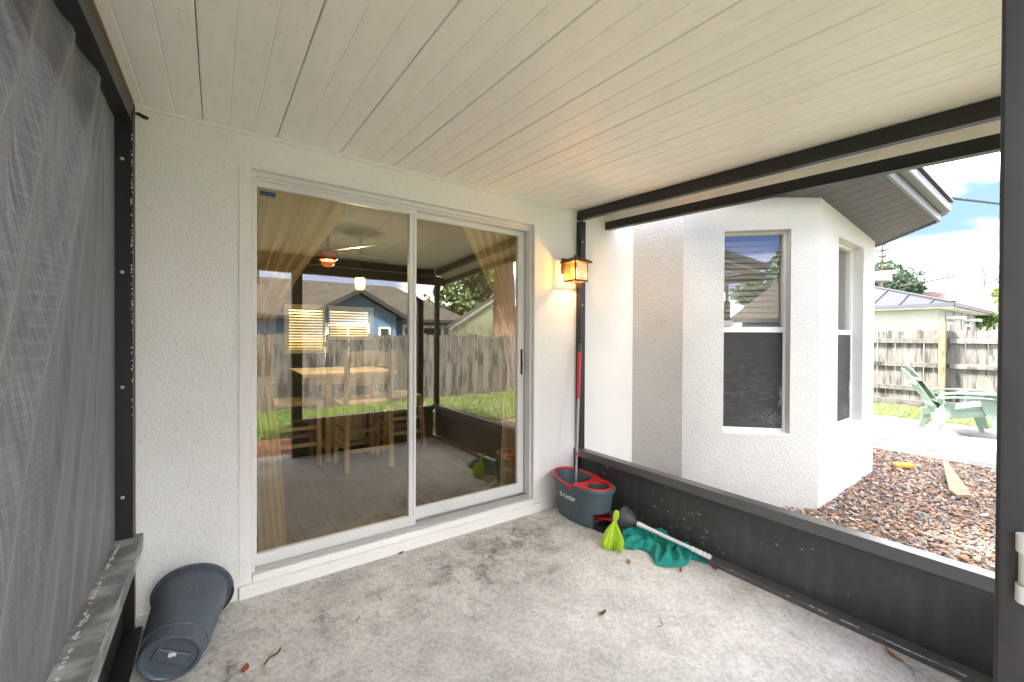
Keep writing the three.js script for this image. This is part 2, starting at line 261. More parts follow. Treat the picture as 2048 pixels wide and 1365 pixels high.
function muvScreen(x0, x1, y0, y1, z) { const g = new THREE.BoxGeometry(x1 - x0, y1 - y0, 0.0006); g.translate((x0 + x1) / 2, (y0 + y1) / 2, z); return g; }
{
  const r = rng(9);
  const f0 = facet(0), f1 = facet(1, [rect(0.312, 0.80, 0.53, 2.152)]), f2 = facet(2, [rect(0.45, 1.20, 0.50, 2.155)]), f3 = facet(3), f4 = facet(4);
  [f0, f1, f2, f3, f4].forEach((f, i) => part('bay_wall', f.g.applyMatrix4(f.m), i === 0 ? M.stuccoRoughDimmed : M.stuccoRoughDimmed, house));
  bayWindow(f1.m, 0.312, 0.80, 0.53, 2.152, 1.365, r, true);
  bayWindow(f2.m, 0.45, 1.20, 0.50, 2.155, 1.355, r, false);
  // room behind the bay
  part('bay_room_wall', merge([box(3.1, 5.9, -0.05, 2.5, -2.2, -2.1), box(3.06, 5.9, -0.05, -0.02, -2.1, 0.4), flatSlab([[3.2, 0.3], [3.9, 0.95], [5.3, 0.9], [5.85, 0.4], [5.85, -2.1], [3.2, -2.1]], 2.45)]), std([0.55, 0.52, 0.46], 0.9), house);
}
function flatSlab(pts, y) { const s = new THREE.Shape(pts.map((p) => new THREE.Vector2(p[0], -p[1]))); const g = new THREE.ExtrudeGeometry(s, { depth: 0.05, bevelEnabled: false }); g.rotateX(-Math.PI / 2); g.translate(0, y, 0); return muv(g); }
// eave of the bay: perforated soffit panels, fascia and gutter, hip roof
const perf = greyTex(256, 256, (u, v) => { const a = (u * 8) % 1, b = (v * 8) % 1; return Math.hypot(a - 0.5, (b - 0.5)) < 0.22 ? 0 : 1; });
M.soffit = std([0.12, 0.118, 0.122], 0.6, { bumpMap: rep(perf, 5), bumpScale: 0.006 });
M.fascia = std([0.17, 0.177, 0.19], 0.45, { metalness: 0.1 });
M.shingle = std([1, 1, 1], 0.95, { map: colorTex(512, 512, (u, v) => { const row = v * 16, st = Math.floor(row) % 2 * 0.5, cell = Math.floor(u * 10 + st * 1.0), n = hash(cell, Math.floor(row), 311), f = fbm(u * 40, v * 40, 313, 3, 40), e = (row % 1) < 0.12 ? 0.45 : 1; const k = (0.026 + 0.032 * n + 0.022 * f) * e; return [k * 1.15, k, k * 0.84]; }) });
{
  const eave = [[3.30, 1.30], [3.66, 1.58], [5.02, 1.60], [5.56, 1.02], [6.35, 0.25], [6.35, -4]];
  const inner = [[3.12, 0.45], [3.83, 1.16], [3.83, 1.16], [5.42, 1.085], [5.95, 0.55], [5.95, -4]];
  // panels run square to the wall: cut each strip of soffit in 0.16 m boards
  const strip = (a0, a1, b0, b1) => {   // inner edge a0-a1, outer edge b0-b1
    const L = Math.hypot(b1[0] - b0[0], b1[1] - b0[1]), n = Math.max(1, Math.round(L / 0.13)), tri = (t) => [[lerp(a0[0], a1[0], t), lerp(a0[1], a1[1], t)], [lerp(b0[0], b1[0], t), lerp(b0[1], b1[1], t)]];
    for (let k = 0; k < n; k++) {
      const [p, q] = tri((k + 0.03) / n), [u, v] = tri((k + 0.97) / n), Y = (P, d) => [P[0], bayTop(P[0]) + d, P[1]];
      part('soffit_panel', loft([[Y(p, 0), Y(q, 0), Y(v, 0), Y(u, 0)], [Y(p, 0.012), Y(q, 0.012), Y(v, 0.012), Y(u, 0.012)]], { capA: true, capB: true }), M.soffit, house);
    }
  };
  strip([3.12, 0.45], [3.83, 1.16], [2.98, 0.98], [3.66, 1.58]);
  strip([3.83, 1.16], [5.42, 1.085], [3.66, 1.58], [5.02, 1.60]);
  strip([5.42, 1.085], [5.95, 0.55], [5.02, 1.60], [6.30, 0.38]);
  const lines = [[[2.98, 0.98], [3.66, 1.58]], [[3.66, 1.58], [5.02, 1.60]], [[5.02, 1.60], [6.30, 0.38]], [[6.30, 0.38], [6.30, -4]]];
  const gutterOut = 0.05;
  for (const [a, b] of lines) {
    const dx = b[0] - a[0], dz = b[1] - a[1], l = Math.hypot(dx, dz), nx = -dz / l * -1, nz = dx / l * -1, o = (d) => [[a[0] + dz / l * -d, a[1] + dx / l * d], [b[0] + dz / l * -d, b[1] + dx / l * d]];
    const [p, q] = o(0.012), y = (P, h) => [P[0], bayTop(P[0]) + h, P[1]];
    part('fascia', beam(y(p, 0.045), y(q, 0.045), 0.022, 0.115), M.fascia, house);
    const [g0, g1] = o(0.052);
    part('drip_edge', beam(y(g0, 0.088), y(g1, 0.088), 0.062, 0.075, [0, 1, 0], 0.012), M.fascia, house);
    part('roof_edge', beam(y(g0, 0.135), y(g1, 0.135), 0.10, 0.014), M.bronze, house);
  }
  // shingle hip roof above the bay
  const apex0 = [4.2, 3.25, -1.2], apex1 = [4.9, 3.25, -2.2], E = [[2.9, 0.98], [3.64, 1.66], [5.06, 1.68], [6.38, 0.4], [6.38, -4]].map((p) => [p[0], bayTop(p[0]) + 0.145, p[1]]);
  const tri = (...v) => { const g = new THREE.BufferGeometry(); g.setAttribute('position', new THREE.Float32BufferAttribute(v.flat(), 3)); g.computeVertexNormals(); return muv(g); };
  part('bay_roof', merge([tri(E[0], E[1], apex0), tri(E[1], E[2], apex0), tri(E[2], E[3], apex1), tri(E[2], apex1, apex0), tri(E[3], E[4], apex1)]), M.shingle, house);
  part('main_roof', merge([tri([-1.6, 2.8, -0.3], [4.2, 2.8, -0.3], [4.2, 4.1, -3.8]), tri([-1.6, 2.8, -0.3], [4.2, 4.1, -3.8], [-1.6, 4.1, -3.8]), tri([-1.6, 4.1, -3.8], [6.4, 4.1, -3.8], [6.4, 2.6, -7.6]), tri([-1.6, 4.1, -3.8], [6.4, 2.6, -7.6], [-1.6, 2.6, -7.6])]), M.shingle, house);
  // far wing of the same house: only its eave shows past the bay
  part('wing_fascia', beam([8.3, 2.28, -2.5], [8.3, 2.22, 0.56], 0.03, 0.12), M.soffit, house);
  part('wing_drip_edge', beam([8.34, 2.35, -2.5], [8.34, 2.30, 0.62], 0.09, 0.07, [0, 1, 0], 0.01), M.soffit, house);
  part('wing_soffit', loft([[[7.8, 2.22, -2.5], [8.28, 2.22, -2.5], [8.28, 2.16, 0.54], [7.8, 2.16, 0.2]], [[7.8, 2.24, -2.5], [8.28, 2.24, -2.5], [8.28, 2.18, 0.54], [7.8, 2.18, 0.2]]], { capA: true, capB: true }), M.soffit, house);
  part('wing_wall', box(6.0, 7.82, -0.1, 2.24, -2.6, -2.45), M.stuccoRoughDimmed, house);
}
// the room behind the sliding door
{
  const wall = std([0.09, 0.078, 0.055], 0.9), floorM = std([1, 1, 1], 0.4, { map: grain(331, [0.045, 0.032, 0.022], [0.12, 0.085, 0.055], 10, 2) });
  const fl = sub('room_floor', house);
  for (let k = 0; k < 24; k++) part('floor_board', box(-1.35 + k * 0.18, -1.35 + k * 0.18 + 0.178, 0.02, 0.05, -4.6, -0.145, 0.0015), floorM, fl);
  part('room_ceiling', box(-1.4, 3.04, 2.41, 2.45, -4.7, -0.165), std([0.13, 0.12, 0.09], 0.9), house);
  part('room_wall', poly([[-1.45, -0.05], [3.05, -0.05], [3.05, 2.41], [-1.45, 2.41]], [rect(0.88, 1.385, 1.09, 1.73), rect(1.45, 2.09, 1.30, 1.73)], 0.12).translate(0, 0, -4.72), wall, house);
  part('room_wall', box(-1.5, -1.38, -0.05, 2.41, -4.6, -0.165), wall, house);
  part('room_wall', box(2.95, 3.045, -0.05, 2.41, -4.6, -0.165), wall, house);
  const slat = std([0.72, 0.66, 0.48], 0.6);
  for (const [x0, x1, y0, y1] of [[0.88, 1.385, 1.09, 1.73], [1.45, 2.09, 1.30, 1.73]]) {
    const w = sub('room_window', house);
    part('frame', poly(rect(x0 - 0.05, x1 + 0.05, y0 - 0.05, y1 + 0.05), [rect(x0 + 0.01, x1 - 0.01, y0 + 0.01, y1 - 0.01)], 0.03).translate(0, 0, -4.595), slat, w);
    part('glass_pane', box(x0, x1, y0, y1, -4.6802, -4.68), M.lampGlass, w);
    for (let y = y0 + 0.03; y < y1; y += 0.042) { const g = box(x0 + 0.005, x1 - 0.005, -0.001, 0.001, -0.022, 0.022); g.rotateX(0.55); g.translate(0, y, -4.55); part('blind_slat', g, slat, w); }
  }
}
// ---------------------------------------------------------------- porch roof: grooved ceiling planks on a slight fall, fascia, gutter
{
  const roof = thing('porch_roof', 'low porch roof with cream grooved plank ceiling and dark fascia', 'roof');
  const grime = (seed, amt) => colorTex(256, 1024, (u, v) => {
    const n = fbm(u * 3, v * 10, seed, 5, 3), sp = smooth(0.74, 0.84, fbm(u * 34, v * 420, seed + 3, 4)) * amt * smooth(0.45, 0.72, fbm(u * 2, v * 14, seed + 5, 3)), mold = smooth(0.60, 0.85, fbm(u * 5, v * 40, seed + 9, 6)) * 0.10;
    const sc = 0;
    const k = 1 - 0.10 * (n - 0.4), d = 1 - 0.62 * clamp(sp + mold + sc); return [0.95 * k * d, 0.94 * k * d, 0.89 * k * d]; });
  const mats = [0, 1, 2, 3].map((i) => std([1, 1, 1], 0.42, { map: grime(401 + i * 31, [0.7, 0.35, 0.12, 0.10][i]) }));
  const P = 0.1015, Lz = 2.86, ang = Math.atan(SL);
  for (let k = -3; k < 25; k++) {
    let x0 = -0.05 + k * P, x1 = x0 + P; const jl = ((k % 3) + 3) % 3 === 0, jr = (((k + 1) % 3) + 3) % 3 === 0;
    if (k === -3) x0 = XL - 0.01; if (k === 24) x1 = XR + 0.02;
    const a = x0 + (jl ? 0.0014 : 0), b = x1 - (jr ? 0.0014 : 0), v = 0.0035, dl = jl ? 0.003 : 0.0020, dr = jr ? 0.003 : 0.0020;
    const g = poly([[a, dl], [a + v, 0], [b - v, 0], [b, dr], [b, 0.012], [a, 0.012]], null, Lz);
    const p = g.attributes.position, uv = g.attributes.uv; for (let i = 0; i < p.count; i++) uv.setXY(i, (p.getX(i) - x0) / P * 0.97 + 0.01, 1 - p.getZ(i) / Lz + k * 0.373);
    g.rotateX(ang); g.translate(0, YC, 0.001);
    part('ceiling_plank', g, mats[k < 3 ? 0 : k < 9 ? 1 : k < 16 ? 2 : 3], roof);
  }
  part('roof_deck', beam([1.15, YC + 0.05, -0.05], [1.15, cy(2.9) + 0.05, 2.9], 3.3, 0.06), M.bronze, roof);
  part('soffit_strip', beam([2.545, YC + 0.014, 0.002], [2.545, cy(2.88) + 0.014, 2.88], 0.29, 0.008), M.smooth, roof);
  part('trim_board', beam([2.684, YC - 0.012, 0.003], [2.684, cy(2.88) - 0.012, 2.88], 0.010, 0.046), M.smooth, roof);
  part('fascia', beam([2.708, YC - 0.068, 0.004], [2.708, cy(2.92) - 0.068, 2.92], 0.055, 0.064), M.bronze, roof);
  part('fascia', beam([-0.42, cy(2.91) - 0.06, 2.91], [2.715, cy(2.91) - 0.06, 2.91], 0.10, 0.11, [0, 1, 0], 0.01), M.bronze, roof);
  part('fascia', beam([-0.44, YC - 0.03, 0.0], [-0.44, cy(2.92) - 0.03, 2.92], 0.03, 0.105), M.bronze, roof);
  const ds = sub('downspout', roof);
  part('elbow', tube([[2.22, 2.02, 2.93], [2.22, 1.90, 2.92], [2.26, 1.83, 2.86], [2.30, 1.78, 2.80]], 0.036, 16, 8), M.bronze, ds);
  part('pipe', beam([2.30, 1.79, 2.80], [2.30, 0.05, 2.80], 0.06, 0.08, [1, 0, 0], 0.01), M.bronze, ds);
}
// ---------------------------------------------------------------- screen walls
const rightWall = thing('screen_wall', 'dark aluminium screen wall frame with low kick plate beside the bay', 'screen wall');
{
  const t = rightWall;
  part('header', beam([XR + 0.002, YC - 0.040, 0.008], [XR + 0.002, cy(2.42) - 0.040, 2.42], 0.044, 0.072), M.bronze, t);
  part('post', box(XR - 0.022, XR + 0.03, 0.415, YC - 0.09, 0.004, 0.055, 0.002), M.bronze, t);
  part('post', box(XR - 0.022, XR + 0.03, 0.415, cy(2.45) - 0.09, 2.41, 2.47, 0.002), M.bronze, t);
  part('rail', box(2.335, 2.405, 0.358, 0.414, 0.004, 2.46, 0.003), M.bronzeRail = std([0.12, 0.118, 0.115], 0.30, { metalness: 0.25, bumpMap: rep(stuccoFine, 0.8), bumpScale: 0.0006 }), t);
  { const g = box(2.368, 2.388, 0.02, 0.3575, 0.02, 2.45), p = g.attributes.position; for (let i = 0; i < p.count; i++) g.attributes.uv.setXY(i, p.getZ(i) / 2.5, p.getY(i) / 1.2); part('kick_plate', g, M.kick, t); }
  part('end_channel', box(2.340, 2.367, 0.02, 0.3575, 0.004, 0.05, 0.002), M.bronze, t);
  const chip = rng(31), bl = merge([box(2.302, 2.40, 0.001, 0.030, 0.03, 2.46, 0.003)]);
  part('base_rail', bl, M.bronzeRail, t);
  const chips = []; for (let i = 0; i < 26; i++) { const z = 1.05 + Math.pow(chip(), 0.6) * 1.3, l = 0.006 + 0.03 * chip() * (z > 1.75 ? 2 : 0.7), s = new THREE.Shape(); s.moveTo(0, 0); for (let q = 0; q <= 6; q++) s.lineTo(q / 6 * l, 0.001 + 0.0045 * chip()); for (let q = 6; q >= 0; q--) s.lineTo(q / 6 * l, -0.001 - 0.002 * chip()); const g = new THREE.ExtrudeGeometry(s, { depth: 0.0006, bevelEnabled: false }); g.rotateY(-Math.PI / 2); g.translate(2.3018, 0.0265, z); chips.push(muv(g)); }
  const cp = part('bare_metal_chips', merge(chips), std([0.62, 0.62, 0.6], 0.6), t); cp.userData.kind = 'stuff';
  for (const [y] of [[2.05], [1.55]]) part('screw', new THREE.SphereGeometry(0.0065, 10, 6).scale(1, 1, 0.5).translate(2.372, y, 0.056), M.alu, t);
}
const leftWall = thing('screen_wall', 'dark screen wall with wrinkled shade cloth, beside the white wall', 'screen wall');
{
  const t = leftWall;
  part('post', box(-0.350, XL - 0.002, 0.42, cy(0) - 0.05, 0.004, 0.05, 0.002), M.bronze, t);
  for (const y of [2.06, 1.58, 1.09, 0.62]) part('screw', new THREE.SphereGeometry(0.0075, 10, 6).scale(1, 1, 0.5).translate(-0.325, y - 0.02, 0.051), M.alu, t);
  part('header', beam([-0.325, YC - 0.048, 0.006], [-0.325, cy(2.42) - 0.048, 2.42], 0.062, 0.088), M.bronze, t);
  part('rail', box(-0.350, -0.262, 0.350, 0.418, 0.004, 2.40, 0.003), M.dustRail, t);
  part('kick_plate', box(-0.345, -0.325, 0.0, 0.349, 0.02, 2.40), M.kick, t);
  part('end_channel', box(-0.324, XL + 0.001, 0.0, 0.349, 0.013, 0.045, 0.002), M.bronze, t);
  part('base_rail', box(-0.3245, -0.262, 0.001, 0.026, 0.046, 2.40, 0.003), M.bronze, t);
  part('wood_filler', beam([-0.300, YC - 0.004, 0.03], [-0.300, cy(2.4) - 0.004, 2.4], 0.022, 0.010), std([0.30, 0.21, 0.10], 0.9, { map: rep(stuccoTone, 2) }), t);
  { const r = rng(471), gs = []; const fl = (x, y, z, sx, sy, ry) => { const s = new THREE.Shape(); for (let k = 0; k < 7; k++) { const a = k / 7 * 6.283, q = 0.5 + 0.7 * r(); s[k ? 'lineTo' : 'moveTo'](sx * q * Math.cos(a), sy * q * Math.sin(a)); } const g = new THREE.ExtrudeGeometry(s, { depth: 0.0007, bevelEnabled: false }); if (ry) g.rotateX(-Math.PI / 2); g.translate(x, y, z); gs.push(muv(g)); };
    for (let i = 0; i < 70; i++) fl(XL - 0.003 - 0.004 * r(), 0.9 + 1.25 * Math.pow(r(), 0.7), 0.0502, 0.001 + 0.0022 * r(), 0.002 + 0.005 * r(), 0);
    for (let i = 0; i < 60; i++) fl(-0.335 + 0.012 * r() * r(), 0.4183, 0.06 + 1.0 * r(), 0.003 + 0.006 * r(), 0.004 + 0.012 * r(), 1);
    const o = part('paint_flakes', merge(gs), std([0.75, 0.74, 0.70], 0.8), t); o.userData.kind = 'stuff'; }
  // shade cloth: a sheet with long slanting folds and small creases
  const NU = 220, NV = 180, y0 = 0.419, zz0 = 0.03, zz1 = 2.38, pos = [], idx = [], uvs = [];
  const folds = [[0.95, 0.55, 0.10, 0.030], [1.25, 0.60, 0.07, 0.026], [0.70, 0.42, 0.05, 0.012], [1.55, 0.62, 0.09, 0.034], [0.48, 0.30, 0.035, 0.006], [1.9, 0.5, 0.1, 0.03], [0.33, 0.12, 0.025, 0.004], [1.08, 0.75, 0.03, 0.008], [1.40, 0.38, 0.03, 0.010]];
  const crease = (z, y) => {
    let h = 0; for (const [c, sl, w, a] of folds) { const q = (z - c - sl * (y - 1.35) * -1 - 0.03 * Math.sin(y * 5 + c * 9)) / w, k = smooth(0.45, 1.1, y) ; h += a * Math.exp(-q * q * 2.2) * (0.30 + 0.70 * k); }
    h += 0.012 * (fbm(z * 2.2 + y * 1.2, y * 1.4, 451, 3) - 0.5) + 0.007 * (fbm(z * 14 + y * 5, y * 2.0, 457, 3) - 0.5) * smooth(0.3, 0.9, z);
    const k = smooth(0.42, 0.62, y); h += 0.006 * Math.abs(Math.sin(z * 16 + y * 9)) * (1 - smooth(0.5, 1.0, y)); return 0.85 * h * lerp(0.5, 1, k) * smooth(0.05, 0.4, z);
  };
  for (let j = 0; j <= NV; j++) for (let i = 0; i <= NU; i++) { const z = lerp(zz0, zz1, i / NU), y = lerp(0.405, cy(z) - 0.04, j / NV), e = Math.min(smooth(0, 0.06, i / NU), smooth(0, 0.05, j / NV), smooth(0, 0.05, 1 - j / NV)); pos.push(-0.349 + crease(z, y) * e, y, z); uvs.push(z, y); }
  for (let j = 0; j < NV; j++) for (let i = 0; i < NU; i++) { const a = j * (NU + 1) + i, b = a + 1, c = a + NU + 1, d = c + 1; idx.push(a, b, d, a, d, c); }
  const g = new THREE.BufferGeometry(); g.setAttribute('position', new THREE.Float32BufferAttribute(pos, 3)); g.setAttribute('uv', new THREE.Float32BufferAttribute(uvs, 2)); g.setIndex(idx); g.computeVertexNormals();
  const cloth = colorTex(512, 512, (u, v) => { const w = fbm(u * 220, v * 6, 461, 3, 220), q = fbm(u * 8, v * 160, 463, 3, 8), k = 0.065 + 0.075 * smooth(0.30, 0.75, w * 0.65 + q * 0.35); return [k * 0.97, k, k * 1.12]; });
  part('shade_cloth', g, phy([1, 1, 1], 0.60, { map: rep(cloth, 1.3), sheen: 0.5, sheenColor: C(0.5, 0.52, 0.58), sheenRoughness: 0.35, transmission: 0.26, thickness: 0 }), t);
}
const frontWall = thing('screen_wall', 'dark screen door frame with a white hinge at the right edge', 'screen wall');
{
  const t = frontWall;
  part('door_jamb', box(0.664, 0.760, 0.001, cy(2.45) - 0.004, 2.400, 2.500, 0.004), M.jamb = std([0.040, 0.040, 0.044], 0.4, { metalness: 0.2, bumpMap: rep(stuccoFine, 0.7), bumpScale: 0.0006 }), t);
  part('door_jamb', box(-0.36, -0.26, 0.001, cy(2.45) - 0.004, 2.41, 2.500, 0.003), M.bronze, t);
  part('header', beam([-0.26, cy(2.46) - 0.047, 2.46], [0.663, cy(2.46) - 0.047, 2.46], 0.05, 0.085), M.bronze, t);
  part('header', beam([0.761, cy(2.46) - 0.047, 2.46], [XR - 0.03, cy(2.46) - 0.047, 2.46], 0.05, 0.085), M.bronze, t);
  part('rail', box(0.761, 2.334, 0.345, 0.400, 2.42, 2.49, 0.003), M.bronzeRail, t);
  part('kick_plate', box(0.761, 2.334, 0.02, 0.3445, 2.445, 2.465), M.kick, t);
  part('base_rail', box(0.761, 2.30, 0.001, 0.03, 2.41, 2.50, 0.003), M.bronze, t);
  const h = sub('hinge', t);
  part('knuckle', new THREE.CylinderGeometry(0.0075, 0.0075, 0.032, 14).translate(0.657, 1.062, 2.424), std([0.62, 0.60, 0.52], 0.5), h);
  for (const y of [1.086, 1.036]) part('knuckle', new THREE.CylinderGeometry(0.0095, 0.0095, 0.017, 14).translate(0.657, y, 2.424), M.white, h);
}

// ---------------------------------------------------------------- gravel bed, lawns, path
{
  const r = rng(500), pal = [[0.50, 0.27, 0.17], [0.44, 0.25, 0.17], [0.52, 0.36, 0.25], [0.46, 0.38, 0.30], [0.36, 0.32, 0.28], [0.22, 0.22, 0.23], [0.20, 0.17, 0.16], [0.60, 0.55, 0.50], [0.30, 0.17, 0.12], [0.55, 0.43, 0.32], [0.62, 0.33, 0.2], [0.27, 0.24, 0.22]];
  const bedPts = [[2.452, 0.0], [3.06, 0.0], [3.11, 0.47], [3.82, 1.17], [5.41, 1.10], [5.94, 0.56], [5.96, -1.2], [6.518, -1.2], [6.518, 6], [2.452, 6]];
  ground('gravel_base', flat(bedPts, -0.045), std([0.16, 0.12, 0.09], 1));
  const inside = (x, z) => { let c = false; for (let i = 0, j = bedPts.length - 1; i < bedPts.length; j = i++) { const [xi, zi] = bedPts[i], [xj, zj] = bedPts[j]; if ((zi > z) !== (zj > z) && x < (xj - xi) * (z - zi) / (zj - zi) + xi) c = !c; } return c; };
  const bed = new THREE.Group(); bed.name = 'gravel'; bed.userData = { label: 'bed of salmon and grey gravel stones outside the porch', category: 'gravel', kind: 'stuff' }; scene.add(bed);
  const spots = [[], [], [], []];
  for (let i = 0; i < 26000; i++) { const near = i < 19000, x = near ? 2.46 + r() * 4.05 : 2.46 + r() * 4.05, z = near ? r() * 2.9 : r() * 6; if (inside(x, z)) spots[i & 3].push([x, z]); }
  spots.forEach((list, s) => {
    const g0 = new THREE.IcosahedronGeometry(1, 1), p = g0.attributes.position, map = new Map(), rr = rng(510 + s);
    for (let i = 0; i < p.count; i++) { const k = [p.getX(i), p.getY(i), p.getZ(i)].map((v) => v.toFixed(3)).join(); if (!map.has(k)) map.set(k, 0.72 + 0.45 * rr()); const f = map.get(k); p.setXYZ(i, p.getX(i) * f, p.getY(i) * f * 0.62, p.getZ(i) * f * 0.8); }
    g0.computeVertexNormals();
    const im = new THREE.InstancedMesh(g0, std([1, 1, 1], 0.9, { bumpMap: rep(stuccoFine, 1), bumpScale: 0.002 }), list.length), m = new THREE.Matrix4(), q = new THREE.Quaternion(), e = new THREE.Euler();
    list.forEach(([x, z], i) => { const sz = 0.007 + 0.0125 * Math.pow(r(), 1.8); e.set((r() - 0.5) * 0.9, r() * 6.3, (r() - 0.5) * 0.9); m.compose(new THREE.Vector3(x, -0.036 + r() * 0.016, z), q.setFromEuler(e), new THREE.Vector3(sz * (0.9 + 0.6 * r()), sz, sz)); im.setMatrixAt(i, m); const c = pal[Math.floor(r() * pal.length)], k = 0.66 + 0.34 * r(); im.setColorAt(i, C(c[0] * k, c[1] * k, c[2] * k)); });
    im.name = 'stones'; im.castShadow = im.receiveShadow = true; im.userData.kind = 'stuff'; bed.add(im);
  });
  // grass: tufts of bent blades
  const blade = (rr) => { const pos = []; for (let k = 0; k < 5; k++) { const a = rr() * 6.28, l = 0.03 + 0.05 * rr(), b = 0.3 + rr() * 0.5, w = 0.003, ox = (rr() - 0.5) * 0.03, oz = (rr() - 0.5) * 0.03, dx = Math.cos(a), dz = Math.sin(a); const P = (t, s) => [ox + dx * b * l * t * t - dz * w * s, l * t * (1 - 0.25 * t), oz + dz * b * l * t * t + dx * w * s]; pos.push(...P(0, -1), ...P(0, 1), ...P(0.6, 0.8), ...P(0, -1), ...P(0.6, 0.8), ...P(0.6, -0.8), ...P(0.6, -0.8), ...P(0.6, 0.8), ...P(1, 0)); } const g = new THREE.BufferGeometry(); g.setAttribute('position', new THREE.Float32BufferAttribute(pos, 3)); g.computeVertexNormals(); return g; };
  const gm = phy([1, 1, 1], 0.7, { transmission: 0.3, thickness: 0 });
  const lawn = (name, label, n, spot, seed) => { const rr = rng(seed), im = new THREE.InstancedMesh(blade(rr), gm, n), m = new THREE.Matrix4(), q = new THREE.Quaternion(); for (let i = 0; i < n; i++) { const [x, z] = spot(rr), s = 0.7 + 0.7 * rr(); q.setFromAxisAngle(new THREE.Vector3(0, 1, 0), rr() * 6.3); m.compose(new THREE.Vector3(x, -0.06, z), q, new THREE.Vector3(s, s, s)); im.setMatrixAt(i, m); const t = rr(), dry = rr() < 0.12; im.setColorAt(i, dry ? C(0.22, 0.20, 0.08) : C(lerp(0.07, 0.17, t), lerp(0.15, 0.29, t), lerp(0.02, 0.05, t))); } im.name = name; im.castShadow = im.receiveShadow = true; im.userData = { label, category: 'grass', kind: 'stuff' }; scene.add(im); };
  lawn('grass', 'strip of lawn between concrete slab and weathered fence', 16000, (k) => [9.46 + k() * 1.85, -3 + k() * 7], 521);
  lawn('grass_001', 'front lawn mirrored in the sliding door glass', 46000, (k) => { const x = -1.5 + k() * 12, z = 3.0 + k() * 2.8; return x < 0.9 && z < 3.55 ? [x + 2.4, z + 0.4] : [x, z]; }, 523);
  // brick path in front of the screen door
  const path = new THREE.Group(); path.name = 'brick_path'; path.userData = { kind: 'structure' }; scene.add(path);
  const bm = [0, 1, 2].map((i) => std([[0.34, 0.15, 0.10], [0.40, 0.20, 0.13], [0.30, 0.14, 0.10]][i], 0.9, { bumpMap: rep(stuccoFine, 3), bumpScale: 0.003 })), bg = box(-0.098, 0.098, -0.05, 0, -0.047, 0.047, 0.006);
  for (let j = 0; j < 9; j++) for (let i = 0; i < 7; i++) { const o = part('brick', bg, bm[Math.floor(r() * 3)], path); o.position.set(-0.55 + i * 0.204 + (j % 2) * 0.1, -0.012 + (r() - 0.5) * 0.004, 2.68 + j * 0.1); o.rotation.y = (r() - 0.5) * 0.03; }
}
// ---------------------------------------------------------------- fences
function picketGeo(w, h, t = 0.017) { const c = 0.028; return poly([[-w / 2, 0], [w / 2, 0], [w / 2, h - c], [w / 2 - c, h], [-w / 2 + c, h], [-w / 2, h - c]], null, t); }
{
  // fence beyond the patio slab, seen from its rail side: along z at x = 11.3
  const r = rng(600), f = thing('picket_fence', 'weathered grey wooden fence behind the green chairs', 'fence'), geos = [0, 1, 2].map((i) => { const g = picketGeo(0.134, 1.50 + i * 0.008); const uv = g.attributes.uv; for (let k = 0; k < uv.count; k++) uv.setXY(k, uv.getX(k) * 4 + i * 0.3, uv.getY(k) * 0.6 + i * 0.37); g.rotateY(-Math.PI / 2); return g; });
  for (let k = 0; k < 58; k++) { const o = part('picket', geos[Math.floor(r() * 3)], M.picket[Math.floor(r() * 5)], f); o.position.set(11.34, -0.04 + (r() - 0.5) * 0.02, -3.4 + k * 0.141); o.rotation.x = (r() - 0.5) * 0.012; }
  for (const y of [0.33, 0.80, 1.27]) for (let k = 0; k < 4; k++) part('rail', box(11.275, 11.315, y - 0.045, y + 0.045, -3.4 + k * 2.05 + 0.004, -3.4 + (k + 1) * 2.05 - 0.004, 0.003), M.picket[(k + 1) % 5], f);
  part('kick_board', box(11.28, 11.318, -0.06, 0.10, -3.4, 4.7, 0.003), M.picket[2], f);
  for (let k = 0; k < 4; k++) { const z = 0.62 + (k - 1) * 2.4; part('post', box(11.17, 11.272, -0.1, 1.60, z - 0.05, z + 0.05, 0.004), M.post, f); }
}
{
  // front fence, mirrored in the door: along x at z = 5.85, its boards towards the porch
  const r = rng(620), f = thing('board_fence', 'dark weathered board fence mirrored in the sliding door', 'fence'), geos = [0, 1, 2].map((i) => { const g = picketGeo(0.136, 1.38 + i * 0.02); const uv = g.attributes.uv; for (let k = 0; k < uv.count; k++) uv.setXY(k, uv.getX(k) * 4 + i * 0.31, uv.getY(k) * 0.6 + i * 0.27); return g; });
  for (let k = 0; k < 100; k++) { const x = -3 + k * 0.1395, o = part('picket', geos[Math.floor(r() * 3)], M.picketDark[Math.floor(r() * 5)], f); o.position.set(x, -0.05 + (r() - 0.5) * 0.03, 5.85); o.rotation.z = (r() - 0.5) * 0.012; }
  for (const y of [0.3, 0.75, 1.15]) part('rail', box(-3, 11, y - 0.045, y + 0.045, 5.87, 5.91), M.picketDark[1], f);
}
